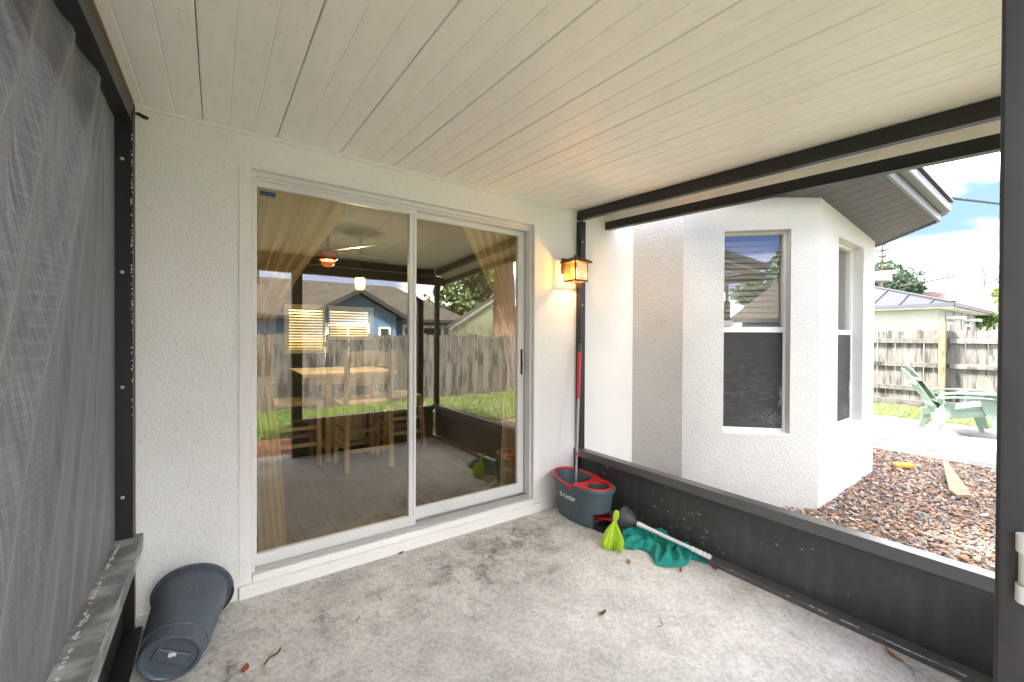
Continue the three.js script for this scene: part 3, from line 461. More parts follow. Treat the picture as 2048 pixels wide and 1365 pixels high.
// ---------------------------------------------------------------- neighbouring houses
const triG = (...v) => { const g = new THREE.BufferGeometry(); g.setAttribute('position', new THREE.Float32BufferAttribute(v.flat(), 3)); g.computeVertexNormals(); return muv(g); };
const quadG = (a, b, c, d) => merge([triG(a, b, c), triG(a, c, d)]);
{
  // blue house across the front fence
  const h = thing('blue_house', 'blue house with brown shingle roof and front gable mirrored in the door', 'house');
  const blue = std([0.12, 0.23, 0.38], 0.85, { map: rep(stuccoTone, 0.5) }), dark = std([0.03, 0.03, 0.035], 0.6), Z = 15.9, sh = std([1, 1, 1], 0.95, { map: rep(M.shingle.map, 0.35) });
  const wallM = (g) => part('wall', g, blue, h);
  wallM(poly([[-4, -0.1], [9.9, -0.1], [9.9, 2.2], [-4, 2.2]], [rect(7.0, 8.9, 0.75, 1.78)], 0.2).translate(0, 0, Z + 0.02));
  wallM(poly([[2.95, -0.1], [6.2, -0.1], [6.2, 2.2], [4.63, 3.02], [2.95, 2.2]], [rect(3.5, 5.0, 0.6, 1.75)], 0.2).translate(0, 0, Z - 1.2));
  wallM(box(6.0, 6.2, -0.1, 2.2, Z - 1.0, Z)); wallM(box(9.7, 9.9, -0.1, 2.2, Z, Z + 8)); wallM(box(2.95, 3.15, -0.1, 2.2, Z - 1.0, Z));
  part('roof', merge([quadG([-4.4, 2.12, Z - 0.45], [10.4, 2.12, Z - 0.45], [7.9, 4.05, Z + 4], [-4.4, 4.05, Z + 4]), triG([10.4, 2.12, Z - 0.45], [10.4, 2.12, Z + 8.4], [7.9, 4.05, Z + 4]), quadG([-4.4, 4.05, Z + 4], [7.9, 4.05, Z + 4], [10.4, 2.12, Z + 8.4], [-4.4, 2.12, Z + 8.4])]), sh, h);
  part('gable_roof', merge([quadG([2.6, 2.02, Z - 1.6], [4.63, 3.14, Z - 1.6], [4.63, 3.14, Z + 2.2], [2.6, 2.02, Z + 0.2]), quadG([4.63, 3.14, Z - 1.6], [6.7, 2.02, Z - 1.6], [6.7, 2.02, Z + 0.2], [4.63, 3.14, Z + 2.2])]), sh, h);
  part('fascia', beam([2.6, 2.0, Z - 1.62], [4.63, 3.13, Z - 1.62], 0.05, 0.16), dark, h); part('fascia', beam([4.63, 3.13, Z - 1.62], [6.7, 2.0, Z - 1.62], 0.05, 0.16), dark, h);
  part('fascia', beam([-4.4, 2.06, Z - 0.47], [2.6, 2.06, Z - 0.47], 0.05, 0.14), dark, h); part('fascia', beam([6.7, 2.06, Z - 0.47], [10.4, 2.06, Z - 0.47], 0.05, 0.14), dark, h);
  for (const [x0, x1, y0, y1, z] of [[7.0, 8.9, 0.75, 1.78, Z + 0.02], [3.5, 5.0, 0.6, 1.75, Z - 1.2]]) { const w = sub('window', h); part('frame', poly(rect(x0 - 0.1, x1 + 0.1, y0 - 0.1, y1 + 0.1), [rect(x0 + 0.04, (x0 + x1) / 2 - 0.03, y0 + 0.04, y1 - 0.04), rect((x0 + x1) / 2 + 0.03, x1 - 0.04, y0 + 0.04, y1 - 0.04)], 0.05).translate(0, 0, z - 0.055), M.white, w); part('pane', box(x0, x1, y0, y1, z + 0.04, z + 0.05), std([0.02, 0.022, 0.025], 0.08), w); }
  const w = sub('window', h); part('frame', poly(rect(5.45, 5.95, 0.8, 1.72), [rect(5.53, 5.87, 0.88, 1.64)], 0.05).translate(0, 0, Z - 1.255), M.white, w); part('pane', box(5.5, 5.9, 0.85, 1.67, Z - 1.215, Z - 1.205), std([0.03, 0.035, 0.04], 0.08), w);
  part('chimney_vent', rod([1.5, 3.4, Z + 3], [1.5, 4.7, Z + 3], 0.06), dark, h);
}
{
  const h = thing('gable_shed', 'pale green gable shed behind the mirrored fence and trunk', 'shed'), m = std([0.36, 0.40, 0.28], 0.85, { map: rep(stuccoTone, 0.4) });
  part('wall', poly([[8.0, -0.1], [12.6, -0.1], [12.6, 1.9], [10.35, 3.1], [8.0, 1.75]], null, 0.2).translate(0, 0, 13.2), m, h);
  for (let k = 0; k < 11; k++) part('batten', box(8.3 + k * 0.4, 8.34 + k * 0.4, 0, 1.85, 13.17, 13.198), m, h);
  part('fascia', beam([7.9, 1.66, 13.1], [10.35, 3.16, 13.1], 0.1, 0.1), M.white, h); part('fascia', beam([10.35, 3.16, 13.1], [12.8, 1.72, 13.1], 0.1, 0.1), M.white, h);
  part('roof', merge([quadG([7.85, 1.70, 13.0], [10.35, 3.24, 13.0], [10.35, 3.24, 13.5], [7.85, 1.70, 13.5]), quadG([10.35, 3.24, 13.0], [12.85, 1.76, 13.0], [12.85, 1.76, 13.5], [10.35, 3.24, 13.5])]), M.shingle, h);
}
{
  // white house with the metal hip roof behind the right fence
  const h = thing('white_house', 'white outbuilding with standing seam metal hip roof behind the fence', 'house'), wm = std([0.33, 0.34, 0.34], 0.8, { map: rep(stuccoTone, 0.3) }), metal = std([0.017, 0.020, 0.028], 0.85);
  part('wall', box(21.9, 22.1, -0.1, 2.55, -9, -1.3), wm, h);
  part('wall', box(22.1, 44, -0.1, 2.55, -1.5, -1.301), wm, h);
  for (let k = 0; k < 12; k++) part('siding_batten', box(23.2 + k * 1.5, 23.26 + k * 1.5, 0, 2.5, -1.3, -1.27), wm, h);
  for (const [x, y, w] of [[23.4, 2.0, 1.1], [26.8, 2.0, 1.2], [31.5, 2.0, 1.2], [37, 2.0, 1.4]]) { const o = sub('window', h); part('awning', box(x, x + w, y + 0.12, y + 0.22, -1.3, -0.9), M.white, o); part('frame', box(x + 0.1, x + w - 0.1, 0.9, y, -1.299, -1.25), M.white, o); part('pane', box(x + 0.22, x + w - 0.22, 1.0, y - 0.1, -1.2495, -1.24), std([0.10, 0.11, 0.10], 0.1), o); }
  const e = 2.62, A = [21.4, e, -0.8], B = [21.4, e, -9.4], Cc = [46, e, -0.8], R0 = [25.6, 4.15, -5.1], R1 = [46, 4.15, -5.1];
  part('roof', merge([triG(A, B, R0), quadG(A, Cc, R1, R0)]), metal, h);
  part('fascia', beam([21.38, e - 0.06, -9.4], [21.38, e - 0.06, -0.78], 0.05, 0.14), std([0.05, 0.055, 0.07], 0.5), h); part('fascia', beam([21.38, e - 0.06, -0.77], [46, e - 0.06, -0.77], 0.05, 0.14), std([0.05, 0.055, 0.07], 0.5), h);
  part('soffit', box(21.4, 46, e - 0.16, e - 0.14, -9, -0.82), M.white, h);
  part('hip_cap', beam([21.4, e + 0.03, -0.8], R0, 0.16, 0.05), metal, h);
  for (let k = 0; k < 9; k++) { const z = -1.4 - k * 0.85, t = z > -5.1 ? (-0.8 - z) / 4.3 : (z + 9.4) / 4.3; part('roof_seam', beam([21.42, e + 0.02, z], [21.4 + 4.2 * t, e + 0.02 + 1.53 * t, z], 0.04, 0.05), metal, h); }
}
{
  const h = thing('brown_house', 'distant house with a reddish brown shingle roof on the right', 'house'), rm = std([1, 1, 1], 0.95, { map: colorTex(256, 256, (u, v) => { const n = fbm(u * 30, v * 30, 701, 3, 30), row = (v * 20) % 1 < 0.2 ? 0.8 : 1; const k = (0.06 + 0.035 * n) * row; return [k * 1.15, k * 0.70, k * 0.58]; }) });
  rm.map.repeat.set(0.2, 0.2);
  part('roof', merge([quadG([37.5, 2.9, 2.5], [37.5, 2.9, -16], [41.5, 4.75, -6.5], [41.5, 4.75, 6]), triG([37.5, 2.9, -16], [45, 2.9, -16], [41.5, 4.75, -6.5])]), rm, h);
  part('wall', box(38.2, 46, -0.1, 2.95, -15.5, 8), std([0.5, 0.48, 0.44], 0.9), h);
  part('roof_vent', rod([39.6, 3.6, -3.4], [39.6, 4.1, -3.4], 0.06), M.alu, h);
}
// ---------------------------------------------------------------- trees
function crown(n, seed, blobs, size, flatness = 1) {                // leaf-sized faces spread through several clumps
  const r = rng(seed), pos = new Float32Array(n * 18); let o = 0;
  for (let i = 0; i < n; i++) {
    const [bx, by, bz, br] = blobs[Math.floor(r() * blobs.length)], a = r() * 6.283, u = r() * 2 - 1, rad = br * (0.35 + 0.7 * Math.cbrt(r())), q = Math.sqrt(1 - u * u);
    const c = new THREE.Vector3(bx + rad * q * Math.cos(a), by + rad * u * 0.85, bz + rad * q * Math.sin(a)), s = size * (0.6 + 0.8 * r());
    const d = new THREE.Vector3(r() - 0.5, (r() - 0.7) * flatness, r() - 0.5).normalize(), w = new THREE.Vector3(r() - 0.5, r() - 0.5, r() - 0.5).cross(d).normalize().multiplyScalar(s * 0.38);
    const A = c.clone(), B = c.clone().addScaledVector(d, s * 0.5).add(w), D = c.clone().addScaledVector(d, s * 0.5).sub(w), E = c.clone().addScaledVector(d, s);
    for (const v of [A, B, E, A, E, D]) { pos[o++] = v.x; pos[o++] = v.y; pos[o++] = v.z; }
  }
  const g = new THREE.BufferGeometry(); g.setAttribute('position', new THREE.BufferAttribute(pos, 3)); g.computeVertexNormals(); return muv(g);
}
const leafM = (c) => phy(c, 0.6, { transmission: 0.25, thickness: 0 });
const bark = std([1, 1, 1], 0.95, { map: grain(711, [0.12, 0.075, 0.05], [0.34, 0.23, 0.16], 14, 3, 0.2), bumpMap: woodBump, bumpScale: 0.02 });
function tree(name, label, x, z, trunk, blobs, n, size, col, seed, group) {
  const t = thing(name, label, 'tree', [x, -0.06, z], 0, group), [h, r0, r1, lean] = trunk, rr = rng(seed + 5);
  part('trunk', loft(Array.from({ length: 9 }, (_, j) => Array.from({ length: 14 }, (_, i) => { const k = j / 8, a = i / 14 * 6.283, R = lerp(r0, r1, Math.pow(k, 0.7)) * (1 + 0.12 * Math.sin(a * 3 + k * 2) + 0.1 * rr()) * (1 + 0.5 * Math.pow(1 - k, 6)); return [lean * k * k + R * Math.cos(a), h * k, R * Math.sin(a)]; }))), bark, t);
  for (const [bx, by, bz, br] of blobs.slice(0, 7)) part('limb', rod([lean * 0.8, h * 0.85, 0], [bx, by - br * 0.2, bz], r1 * 0.6, r1 * 0.15, 8), bark, t);
  part('crown', crown(n, seed, blobs, size), leafM(col), t);
}
{
  const r = rng(720), bl = (n, rx, y0, y1, rz, br) => Array.from({ length: n }, () => { const a = r() * 6.283, q = Math.sqrt(r()); return [rx * q * Math.cos(a), lerp(y0, y1, r()), rz * q * Math.sin(a), br * (0.6 + 0.7 * r())]; });
  tree('broadleaf_tree', 'dense round green tree standing behind the metal roof', 40, -6.9, [4, 0.3, 0.15, 0.2], bl(24, 1.6, 2.6, 6.7, 1.5, 0.9), 10000, 0.24, [0.055, 0.10, 0.05], 731);
  tree('broadleaf_tree', 'small leafy tree at the right beside the utility pole', 33, -0.35, [3, 0.16, 0.08, 0.1], bl(6, 0.45, 3.4, 4.7, 0.4, 0.36), 1300, 0.16, [0.075, 0.15, 0.05], 733);
  tree('shrub_tree', 'bright green sapling in front of the brown roof', 30, -0.75, [2.6, 0.08, 0.04, 0], bl(8, 0.5, 2.1, 3.7, 0.45, 0.36), 1500, 0.14, [0.14, 0.24, 0.05], 735);
  // trees of the front garden, seen mirrored
  tree('trunk_tree', 'big reddish tree trunk mirrored in the right door pane', 8.35, 9.6, [7.5, 0.42, 0.26, -0.25], bl(16, 2.6, 4.6, 8.2, 2.2, 1.0).concat([[-1.2, 3.6, 0.3, 0.5], [-0.9, 3.0, 0.2, 0.35]]), 9000, 0.17, [0.05, 0.085, 0.03], 737);
  tree('broadleaf_tree', 'leafy garden tree mirrored above the pale green shed', 12.5, 19, [3, 0.2, 0.1, 0], bl(12, 2.0, 2.0, 5.2, 1.6, 0.9), 5000, 0.25, [0.10, 0.16, 0.05], 739);
  tree('broadleaf_tree', 'open leafy tree mirrored in the bay window', -3.9, 9.2, [4.0, 0.18, 0.09, 0.2], bl(14, 1.5, 3.4, 6.6, 1.5, 0.8), 5200, 0.17, [0.06, 0.10, 0.035], 741);
  tree('broadleaf_tree', 'low hedge tree behind the blue house roof', -6, 27, [4, 0.25, 0.1, 0], bl(12, 4, 3, 6, 2, 1.4), 4000, 0.4, [0.06, 0.11, 0.04], 743);
  // Norfolk pine: tiers of flat branches on a straight stem
  const t = thing('conifer_tree', 'tall tiered conifer rising left of the round tree', 'tree', [38, -0.35, -6.82]), ng = [];
  part('trunk', rod([0, 0, 0], [0, 8.9, 0], 0.16, 0.03), bark, t);
  for (let k = 0; k < 11; k++) { const y = 4.4 + k * 0.42, L = lerp(1.35, 0.22, k / 10); for (let i = 0; i < 6; i++) { const a = i / 6 * 6.283 + k * 0.5; for (let q = 0; q < 16; q++) { const s = (q + 1) / 16 * L; for (const sd of [-1, 1]) { const w = 0.17 * (1 - q / 22), bx = Math.cos(a) * s, bz = Math.sin(a) * s, by = y + s * 0.25; const ex = bx + Math.cos(a + sd * 1.0) * w, ez = bz + Math.sin(a + sd * 1.0) * w; ng.push(triG([bx, by, bz], [bx + Math.cos(a) * 0.09, by + 0.02, bz + Math.sin(a) * 0.09], [ex, by + 0.06, ez])); } } } }
  part('crown', merge(ng), leafM([0.05, 0.085, 0.06]), t);
}
// ---------------------------------------------------------------- utility lines and pole
{
  const wire = (a, b, sag, rad, label) => { const pts = Array.from({ length: 9 }, (_, k) => { const t = k / 8; return [lerp(a[0], b[0], t), lerp(a[1], b[1], t) - sag * 4 * t * (1 - t), lerp(a[2], b[2], t)]; }); single('power_line', tube(pts, rad, 40, 6), M.black, label, 'cable', 'overhead cables'); };
  wire([5.15, 2.52, 1.62], [26, 6.6, 4.5], 0.5, 0.012, 'black service cable leaving the bay eave corner');
  wire([14, 2.62, -0.62], [14.6, 3.1, 1.6], 0.02, 0.016, 'sagging cable just above the metal roof');
  wire([60, 5.4, -22], [60, 6.9, 14], 0.6, 0.055, 'upper far power cable near the utility pole');
  wire([60, 4.9, -22], [60, 6.3, 14], 0.7, 0.055, 'middle far power cable near the utility pole');
  wire([60, 4.4, -22], [60, 5.7, 14], 0.8, 0.055, 'lower far power cable near the utility pole');
  wire([4, 4.6, 30], [40, 5.6, 34], 0.5, 0.03, 'higher of two cables mirrored in the right door pane');
  wire([4, 4.0, 30], [40, 4.9, 34], 0.5, 0.03, 'lower of two cables mirrored in the right door pane');
  const p = thing('utility_pole', 'distant wooden utility pole above the brown roof', 'pole', [62, -0.3, -4.94]);
  part('mast', rod([0, -0.1, 0], [0, 8.6, 0], 0.16, 0.10), bark, p); part('crossarm', box(-0.06, 0.06, 7.9, 8.05, -0.9, 0.9), bark, p); part('crossarm', box(-0.06, 0.06, 7.2, 7.32, -0.6, 0.6), bark, p);
}

// ---------------------------------------------------------------- wall lantern with its lit bulb
{
  const t = thing('wall_lantern', 'bronze box wall lantern with amber glass, lit, beside the door', 'lantern', [2.24, 1.79, 0]), m = std([0.075, 0.045, 0.028], 0.5, { metalness: 0.3 }), h = 0.060, z = 0.118;
  part('backplate', box(-0.042, 0.042, -0.005, 0.118, 0.0005, 0.02, 0.004), m, t);
  part('arm', box(-0.016, 0.016, 0.072, 0.104, 0.02, z - h, 0.003), m, t);
  part('roof', loft([[-1, -1], [-1, -1], [-0.62, -0.62], [-0.28, -0.28]].map(([s], j) => { const q = [0.088, 0.088, 0.058, 0.028][j], y = [0.068, 0.078, 0.096, 0.112][j]; return [[-q, y, z - q], [q, y, z - q], [q, y, z + q], [-q, y, z + q]]; }), { capA: true, capB: true, crease: 0.2 }), m, t);
  part('finial', new THREE.SphereGeometry(0.016, 12, 8).translate(0, 0.118, z), m, t);
  for (const [a, b] of [[-1, -1], [1, -1], [1, 1], [-1, 1]]) part('corner_bar', box(a * h - 0.004, a * h + 0.004, -0.062, 0.068, z + b * h - 0.004, z + b * h + 0.004), m, t);
  part('base_frame', merge([box(-h - 0.004, h + 0.004, -0.074, -0.062, z - h - 0.004, z - h + 0.006), box(-h - 0.004, h + 0.004, -0.074, -0.062, z + h - 0.006, z + h + 0.004), box(-h - 0.004, -h + 0.006, -0.074, -0.062, z - h + 0.0065, z + h - 0.0065), box(h - 0.006, h + 0.004, -0.074, -0.062, z - h + 0.0065, z + h - 0.0065)]), m, t);
  for (const s of [-1, 1]) { part('glass_pane', box(-h + 0.004, h - 0.004, -0.062, 0.068, z + s * h - 0.0001, z + s * h + 0.0001), M.lampGlass, t); part('glass_pane', box(s * h - 0.0001, s * h + 0.0001, -0.062, 0.068, z - h + 0.004, z + h - 0.004), M.lampGlass, t); }
  part('socket', rod([0, 0.068, z], [0, 0.030, z], 0.013), m, t);
  const pr = [[0.0005, -0.052], [0.012, -0.048], [0.020, -0.036], [0.022, -0.022], [0.018, -0.004], [0.012, 0.016], [0.010, 0.030]].map((p) => new THREE.Vector2(...p));
  part('bulb', new THREE.LatheGeometry(pr, 18).translate(0, 0, z), new THREE.MeshStandardMaterial({ color: C(1, 0.9, 0.7), emissive: C(1, 0.62, 0.25), emissiveIntensity: 0.085, roughness: 0.4 }), t);
  const l = new THREE.PointLight(C(1, 0.60, 0.26), 0.007, 0, 2); l.position.set(0, -0.018, z); l.castShadow = true; l.shadow.radius = 0.8; t.add(l);
}
// ---------------------------------------------------------------- mop bucket
{
  const t = thing('mop_bucket', 'slate grey oval mop bucket with red wringer and bail handle', 'bucket', [2.158, 0.001, 0.29]), gm = std([0.075, 0.105, 0.125], 0.42, { bumpMap: rep(stuccoFine, 2), bumpScale: 0.0006 }), red = phy([0.62, 0.012, 0.018], 0.32, { clearcoat: 0.3 }), dk = std([0.02, 0.024, 0.03], 0.45), N = 64;
  const half = (y) => [lerp(0.108, 0.130, y / 0.27), lerp(0.205, 0.245, y / 0.27)];
  const ring = (y, off = 0) => { const [a, b] = half(y); return Array.from({ length: N }, (_, i) => { const th = i / N * 6.28319, c = Math.cos(th), s = Math.sin(th), e = 2 / 2.7; return [(a + off) * Math.sign(c) * Math.pow(Math.abs(c), e), y, (b + off) * Math.sign(s) * Math.pow(Math.abs(s), e)]; }); };
  const dip = (r) => r.map((p) => { const k = Math.exp(-((p[2] / 0.05) ** 2)); return [p[0], p[1] - 0.012 * k + 0.012 * smooth(0.0, -0.24, p[2]), p[2]]; });
  // outer skin with an arched pocket for the pedal at the near end
  const skin = []; { const rows = [0.004, 0.03, 0.06, 0.09, 0.105, 0.13, 0.18, 0.236].map((y) => ring(y)); const pos = [], idx = []; rows.forEach((r) => r.forEach((p) => pos.push(...p))); for (let j = 0; j < rows.length - 1; j++) for (let i = 0; i < N; i++) { const a = j * N + i, b = j * N + (i + 1) % N, th = (i + 0.5) / N * 6.28319, isPocket = Math.sin(th) > 0.80 && Math.cos(th) > -0.62 && j < 4; if (!isPocket) idx.push(a, b, b + N, a, b + N, a + N); } const g = new THREE.BufferGeometry(); g.setAttribute('position', new THREE.Float32BufferAttribute(pos, 3)); g.setIndex(idx); skin.push(muv(toCreasedNormals(g, 0.7))); }
  skin.push(loft([ring(0.236), dip(ring(0.236, 0.009)), dip(ring(0.262, 0.012)), dip(ring(0.270, 0.008)), dip(ring(0.270, -0.003)), dip(ring(0.255, -0.006)), ring(0.13, -0.006), ring(0.112, -0.008)], { capB: true }));
  skin.push(loft([ring(0.004, -0.004), ring(0.004)], {}));
  part('tub', merge(skin), gm, t);
  part('pocket', merge([box(-0.075, 0.078, 0.103, 0.108, 0.08, 0.20), box(-0.078, -0.074, 0.004, 0.106, 0.08, 0.195), box(-0.074, 0.078, 0.004, 0.104, 0.078, 0.083)]), dk, t);
  // red wringer plate with the spin basket
  const S = new THREE.Shape(), [a, b] = half(0.262); S.moveTo(-a + 0.008, 0.02); for (let i = 0; i <= 30; i++) { const th = Math.PI - i / 30 * Math.PI, c = Math.cos(th), s = Math.sin(th), e = 2 / 2.7; S.lineTo((a - 0.006) * Math.sign(c) * Math.pow(Math.abs(c), e), (b - 0.007) * Math.pow(Math.max(0, s), e)); } S.lineTo(a - 0.008, 0.0); S.bezierCurveTo(0.07, 0.0, 0.05, 0.035, 0.0, 0.035); S.bezierCurveTo(-0.05, 0.035, -0.08, 0.0, -a + 0.008, 0.02);
  const hole = new THREE.Path(); hole.absarc(0.0, 0.142, 0.082, 0, 6.2832, true); S.holes.push(hole);
  const wg = new THREE.ExtrudeGeometry(S, { depth: 0.006, bevelEnabled: true, bevelThickness: 0.004, bevelSize: 0.003, bevelSegments: 2, curveSegments: 32 }); wg.rotateX(Math.PI / 2); wg.translate(0, 0.268, 0); part('wringer', muv(wg), red, t);
  const bk = sub('spin_basket', t);
  part('bowl', new THREE.CylinderGeometry(0.080, 0.062, 0.085, 32, 1, true).translate(0, 0.215, 0.142), dk, bk); part('bowl_floor', new THREE.CylinderGeometry(0.062, 0.062, 0.003, 32).translate(0, 0.173, 0.142), dk, bk);
  const rg = rod([0.062, 0.175, 0], [0.079, 0.262, 0], 0.0022, 0.0026, 6), rm = std([0.14, 0.15, 0.16], 0.4);
  for (let i = 0; i < 36; i++) { const o = part('rib', rg, rm, bk); o.position.set(0, 0, 0.142); o.rotation.y = i / 36 * 6.2832; }
  // bail handle lying over the far end
  part('bail_handle', tube(Array.from({ length: 17 }, (_, i) => { const th = Math.PI + i / 16 * Math.PI, c = Math.cos(th), s = Math.sin(th); return [0.150 * Math.sign(c) * Math.pow(Math.abs(c), 0.8), 0.258 + 0.032 * Math.pow(Math.abs(s), 0.8), 0.012 + 0.275 * s * 0.98]; }), 0.0085, 60, 10), red, t);
  for (const s of [-1, 1]) part('pivot', new THREE.CylinderGeometry(0.012, 0.012, 0.014, 16).rotateZ(Math.PI / 2).translate(s * 0.147, 0.256, 0.012), red, t);
  // foot pedal
  const pd = sub('pedal', t);
  part('lever', loft([[0.05, 0.045, 0.015, 0.10], [0.10, 0.038, 0.013, 0.16], [0.07, 0.030, 0.012, 0.225], [0.09, 0.022, 0.009, 0.285]].map(([y, w, hh, z], j) => { const yy = [0.040, 0.046, 0.062, 0.082][j], x = [0.02, 0.022, 0.035, 0.055][j]; return [[x - w, yy, z], [x + w, yy, z], [x + w, yy + hh, z], [x - w, yy + hh, z]]; }), { capA: true, capB: true }), red, pd);
  part('foot_plate', loft([0.001, 0.010].map((y, j) => Array.from({ length: 24 }, (_, i) => { const th = i / 24 * 6.283; return [0.012 + 0.085 * Math.cos(th), y, 0.215 + 0.085 * Math.sin(th)]; })), { capA: true, capB: true }), dk, pd);
  part('foot_ring', new THREE.TorusGeometry(0.072, 0.006, 8, 28).rotateX(Math.PI / 2).translate(0.014, 0.013, 0.22), dk, pd);
  part('plate_label', box(-0.012, 0.028, 0.0102, 0.0108, 0.255, 0.275), M.white, pd);
  // lettering on the long side
  const font = await new FontLoader().loadAsync('fonts/droid/droid_sans_bold.typeface.json');
  const tg = new TextGeometry('O-Cedar', { font, size: 0.038, depth: 0.001, curveSegments: 5, bevelEnabled: false }); tg.computeBoundingBox(); const w = tg.boundingBox.max.x, sc = 0.168 / w;
  const p = tg.attributes.position, e = 2.7; for (let i = 0; i < p.count; i++) { const z = -0.120 + p.getX(i) * sc, y = 0.152 + p.getY(i) * sc, [A, B] = half(y), x = -A * Math.pow(1 - Math.pow(Math.abs(z) / B, e), 1 / e) - 0.0006 - p.getZ(i); p.setXYZ(i, x, y, z); }
  tg.computeVertexNormals(); part('lettering', muv(tg), std([0.85, 0.85, 0.84], 0.5), t);
}
{
  const t = thing('spin_mop', 'grey and red mop handle leaning against the corner post', 'mop'), A = [2.145, 0.055, 0.225], B = [2.327, 1.246, 0.076], at = (k) => A.map((v, i) => lerp(v, B[i], k)), steel = std([0.34, 0.35, 0.37], 0.3, { metalness: 0.6 }), red = phy([0.60, 0.015, 0.03], 0.35, { clearcoat: 0.2 });
  part('lower_tube', rod(at(0), at(0.31), 0.0095, 0.0095, 16), steel, t); part('collar', rod(at(0.305), at(0.322), 0.0135, 0.0125, 16), red, t);
  part('upper_tube', rod(at(0.318), at(0.65), 0.011, 0.011, 16), steel, t); part('grip', rod(at(0.648), at(0.945), 0.0125, 0.0140, 16), red, t);
  part('end_cap', merge([rod(at(0.945), at(0.995), 0.0142, 0.0135, 16), muv(new THREE.SphereGeometry(0.0134, 14, 8).translate(...at(0.994)))]), std([0.045, 0.05, 0.06], 0.5), t);
  part('mop_joint', rod(at(-0.012), at(0.03), 0.016, 0.012, 14), M.black, t);
}
// ---------------------------------------------------------------- lime bag, teal towel, plunger
{
  const N = 72, rings = [], R = rng(801), cx = [2.0, 0.0, 0.712];
  const prof = [[0.000, 0.040], [0.008, 0.052], [0.03, 0.056], [0.06, 0.050], [0.09, 0.040], [0.115, 0.028], [0.135, 0.017], [0.15, 0.010], [0.158, 0.008], [0.164, 0.011], [0.178, 0.014], [0.195, 0.013], [0.212, 0.010], [0.216, 0.003]];
  prof.forEach(([y, r], j) => { rings.push(Array.from({ length: N }, (_, i) => { const a = i / N * 6.283, pl = 1 + 0.32 * Math.sin(a * 9 + y * 12) * Math.sin(a * 5 + 1.3) + 0.20 * Math.sin(a * 17 + y * 20) + 0.12 * Math.sin(a * 2 + 0.6); const k = y / 0.21; return [cx[0] + r * pl * Math.cos(a) * 0.85 + 0.045 * k * k, y + 0.001, cx[2] + r * pl * Math.sin(a) * 1.1 - 0.012 * k]; })); });
  single('mesh_bag', loft(rings, { capA: true, capB: true, crease: 1.2 }), phy([0.50, 0.72, 0.035], 0.75, { bumpMap: rep(greyTex(128, 128, (u, v) => 0.5 + 0.5 * Math.sin(u * 6.283 * 10) * Math.sin(v * 6.283 * 10)), 16), bumpScale: 0.001, transmission: 0.15, thickness: 0 }), 'lime green gathered cloth bag standing by the plunger cup', 'cloth bag');
}
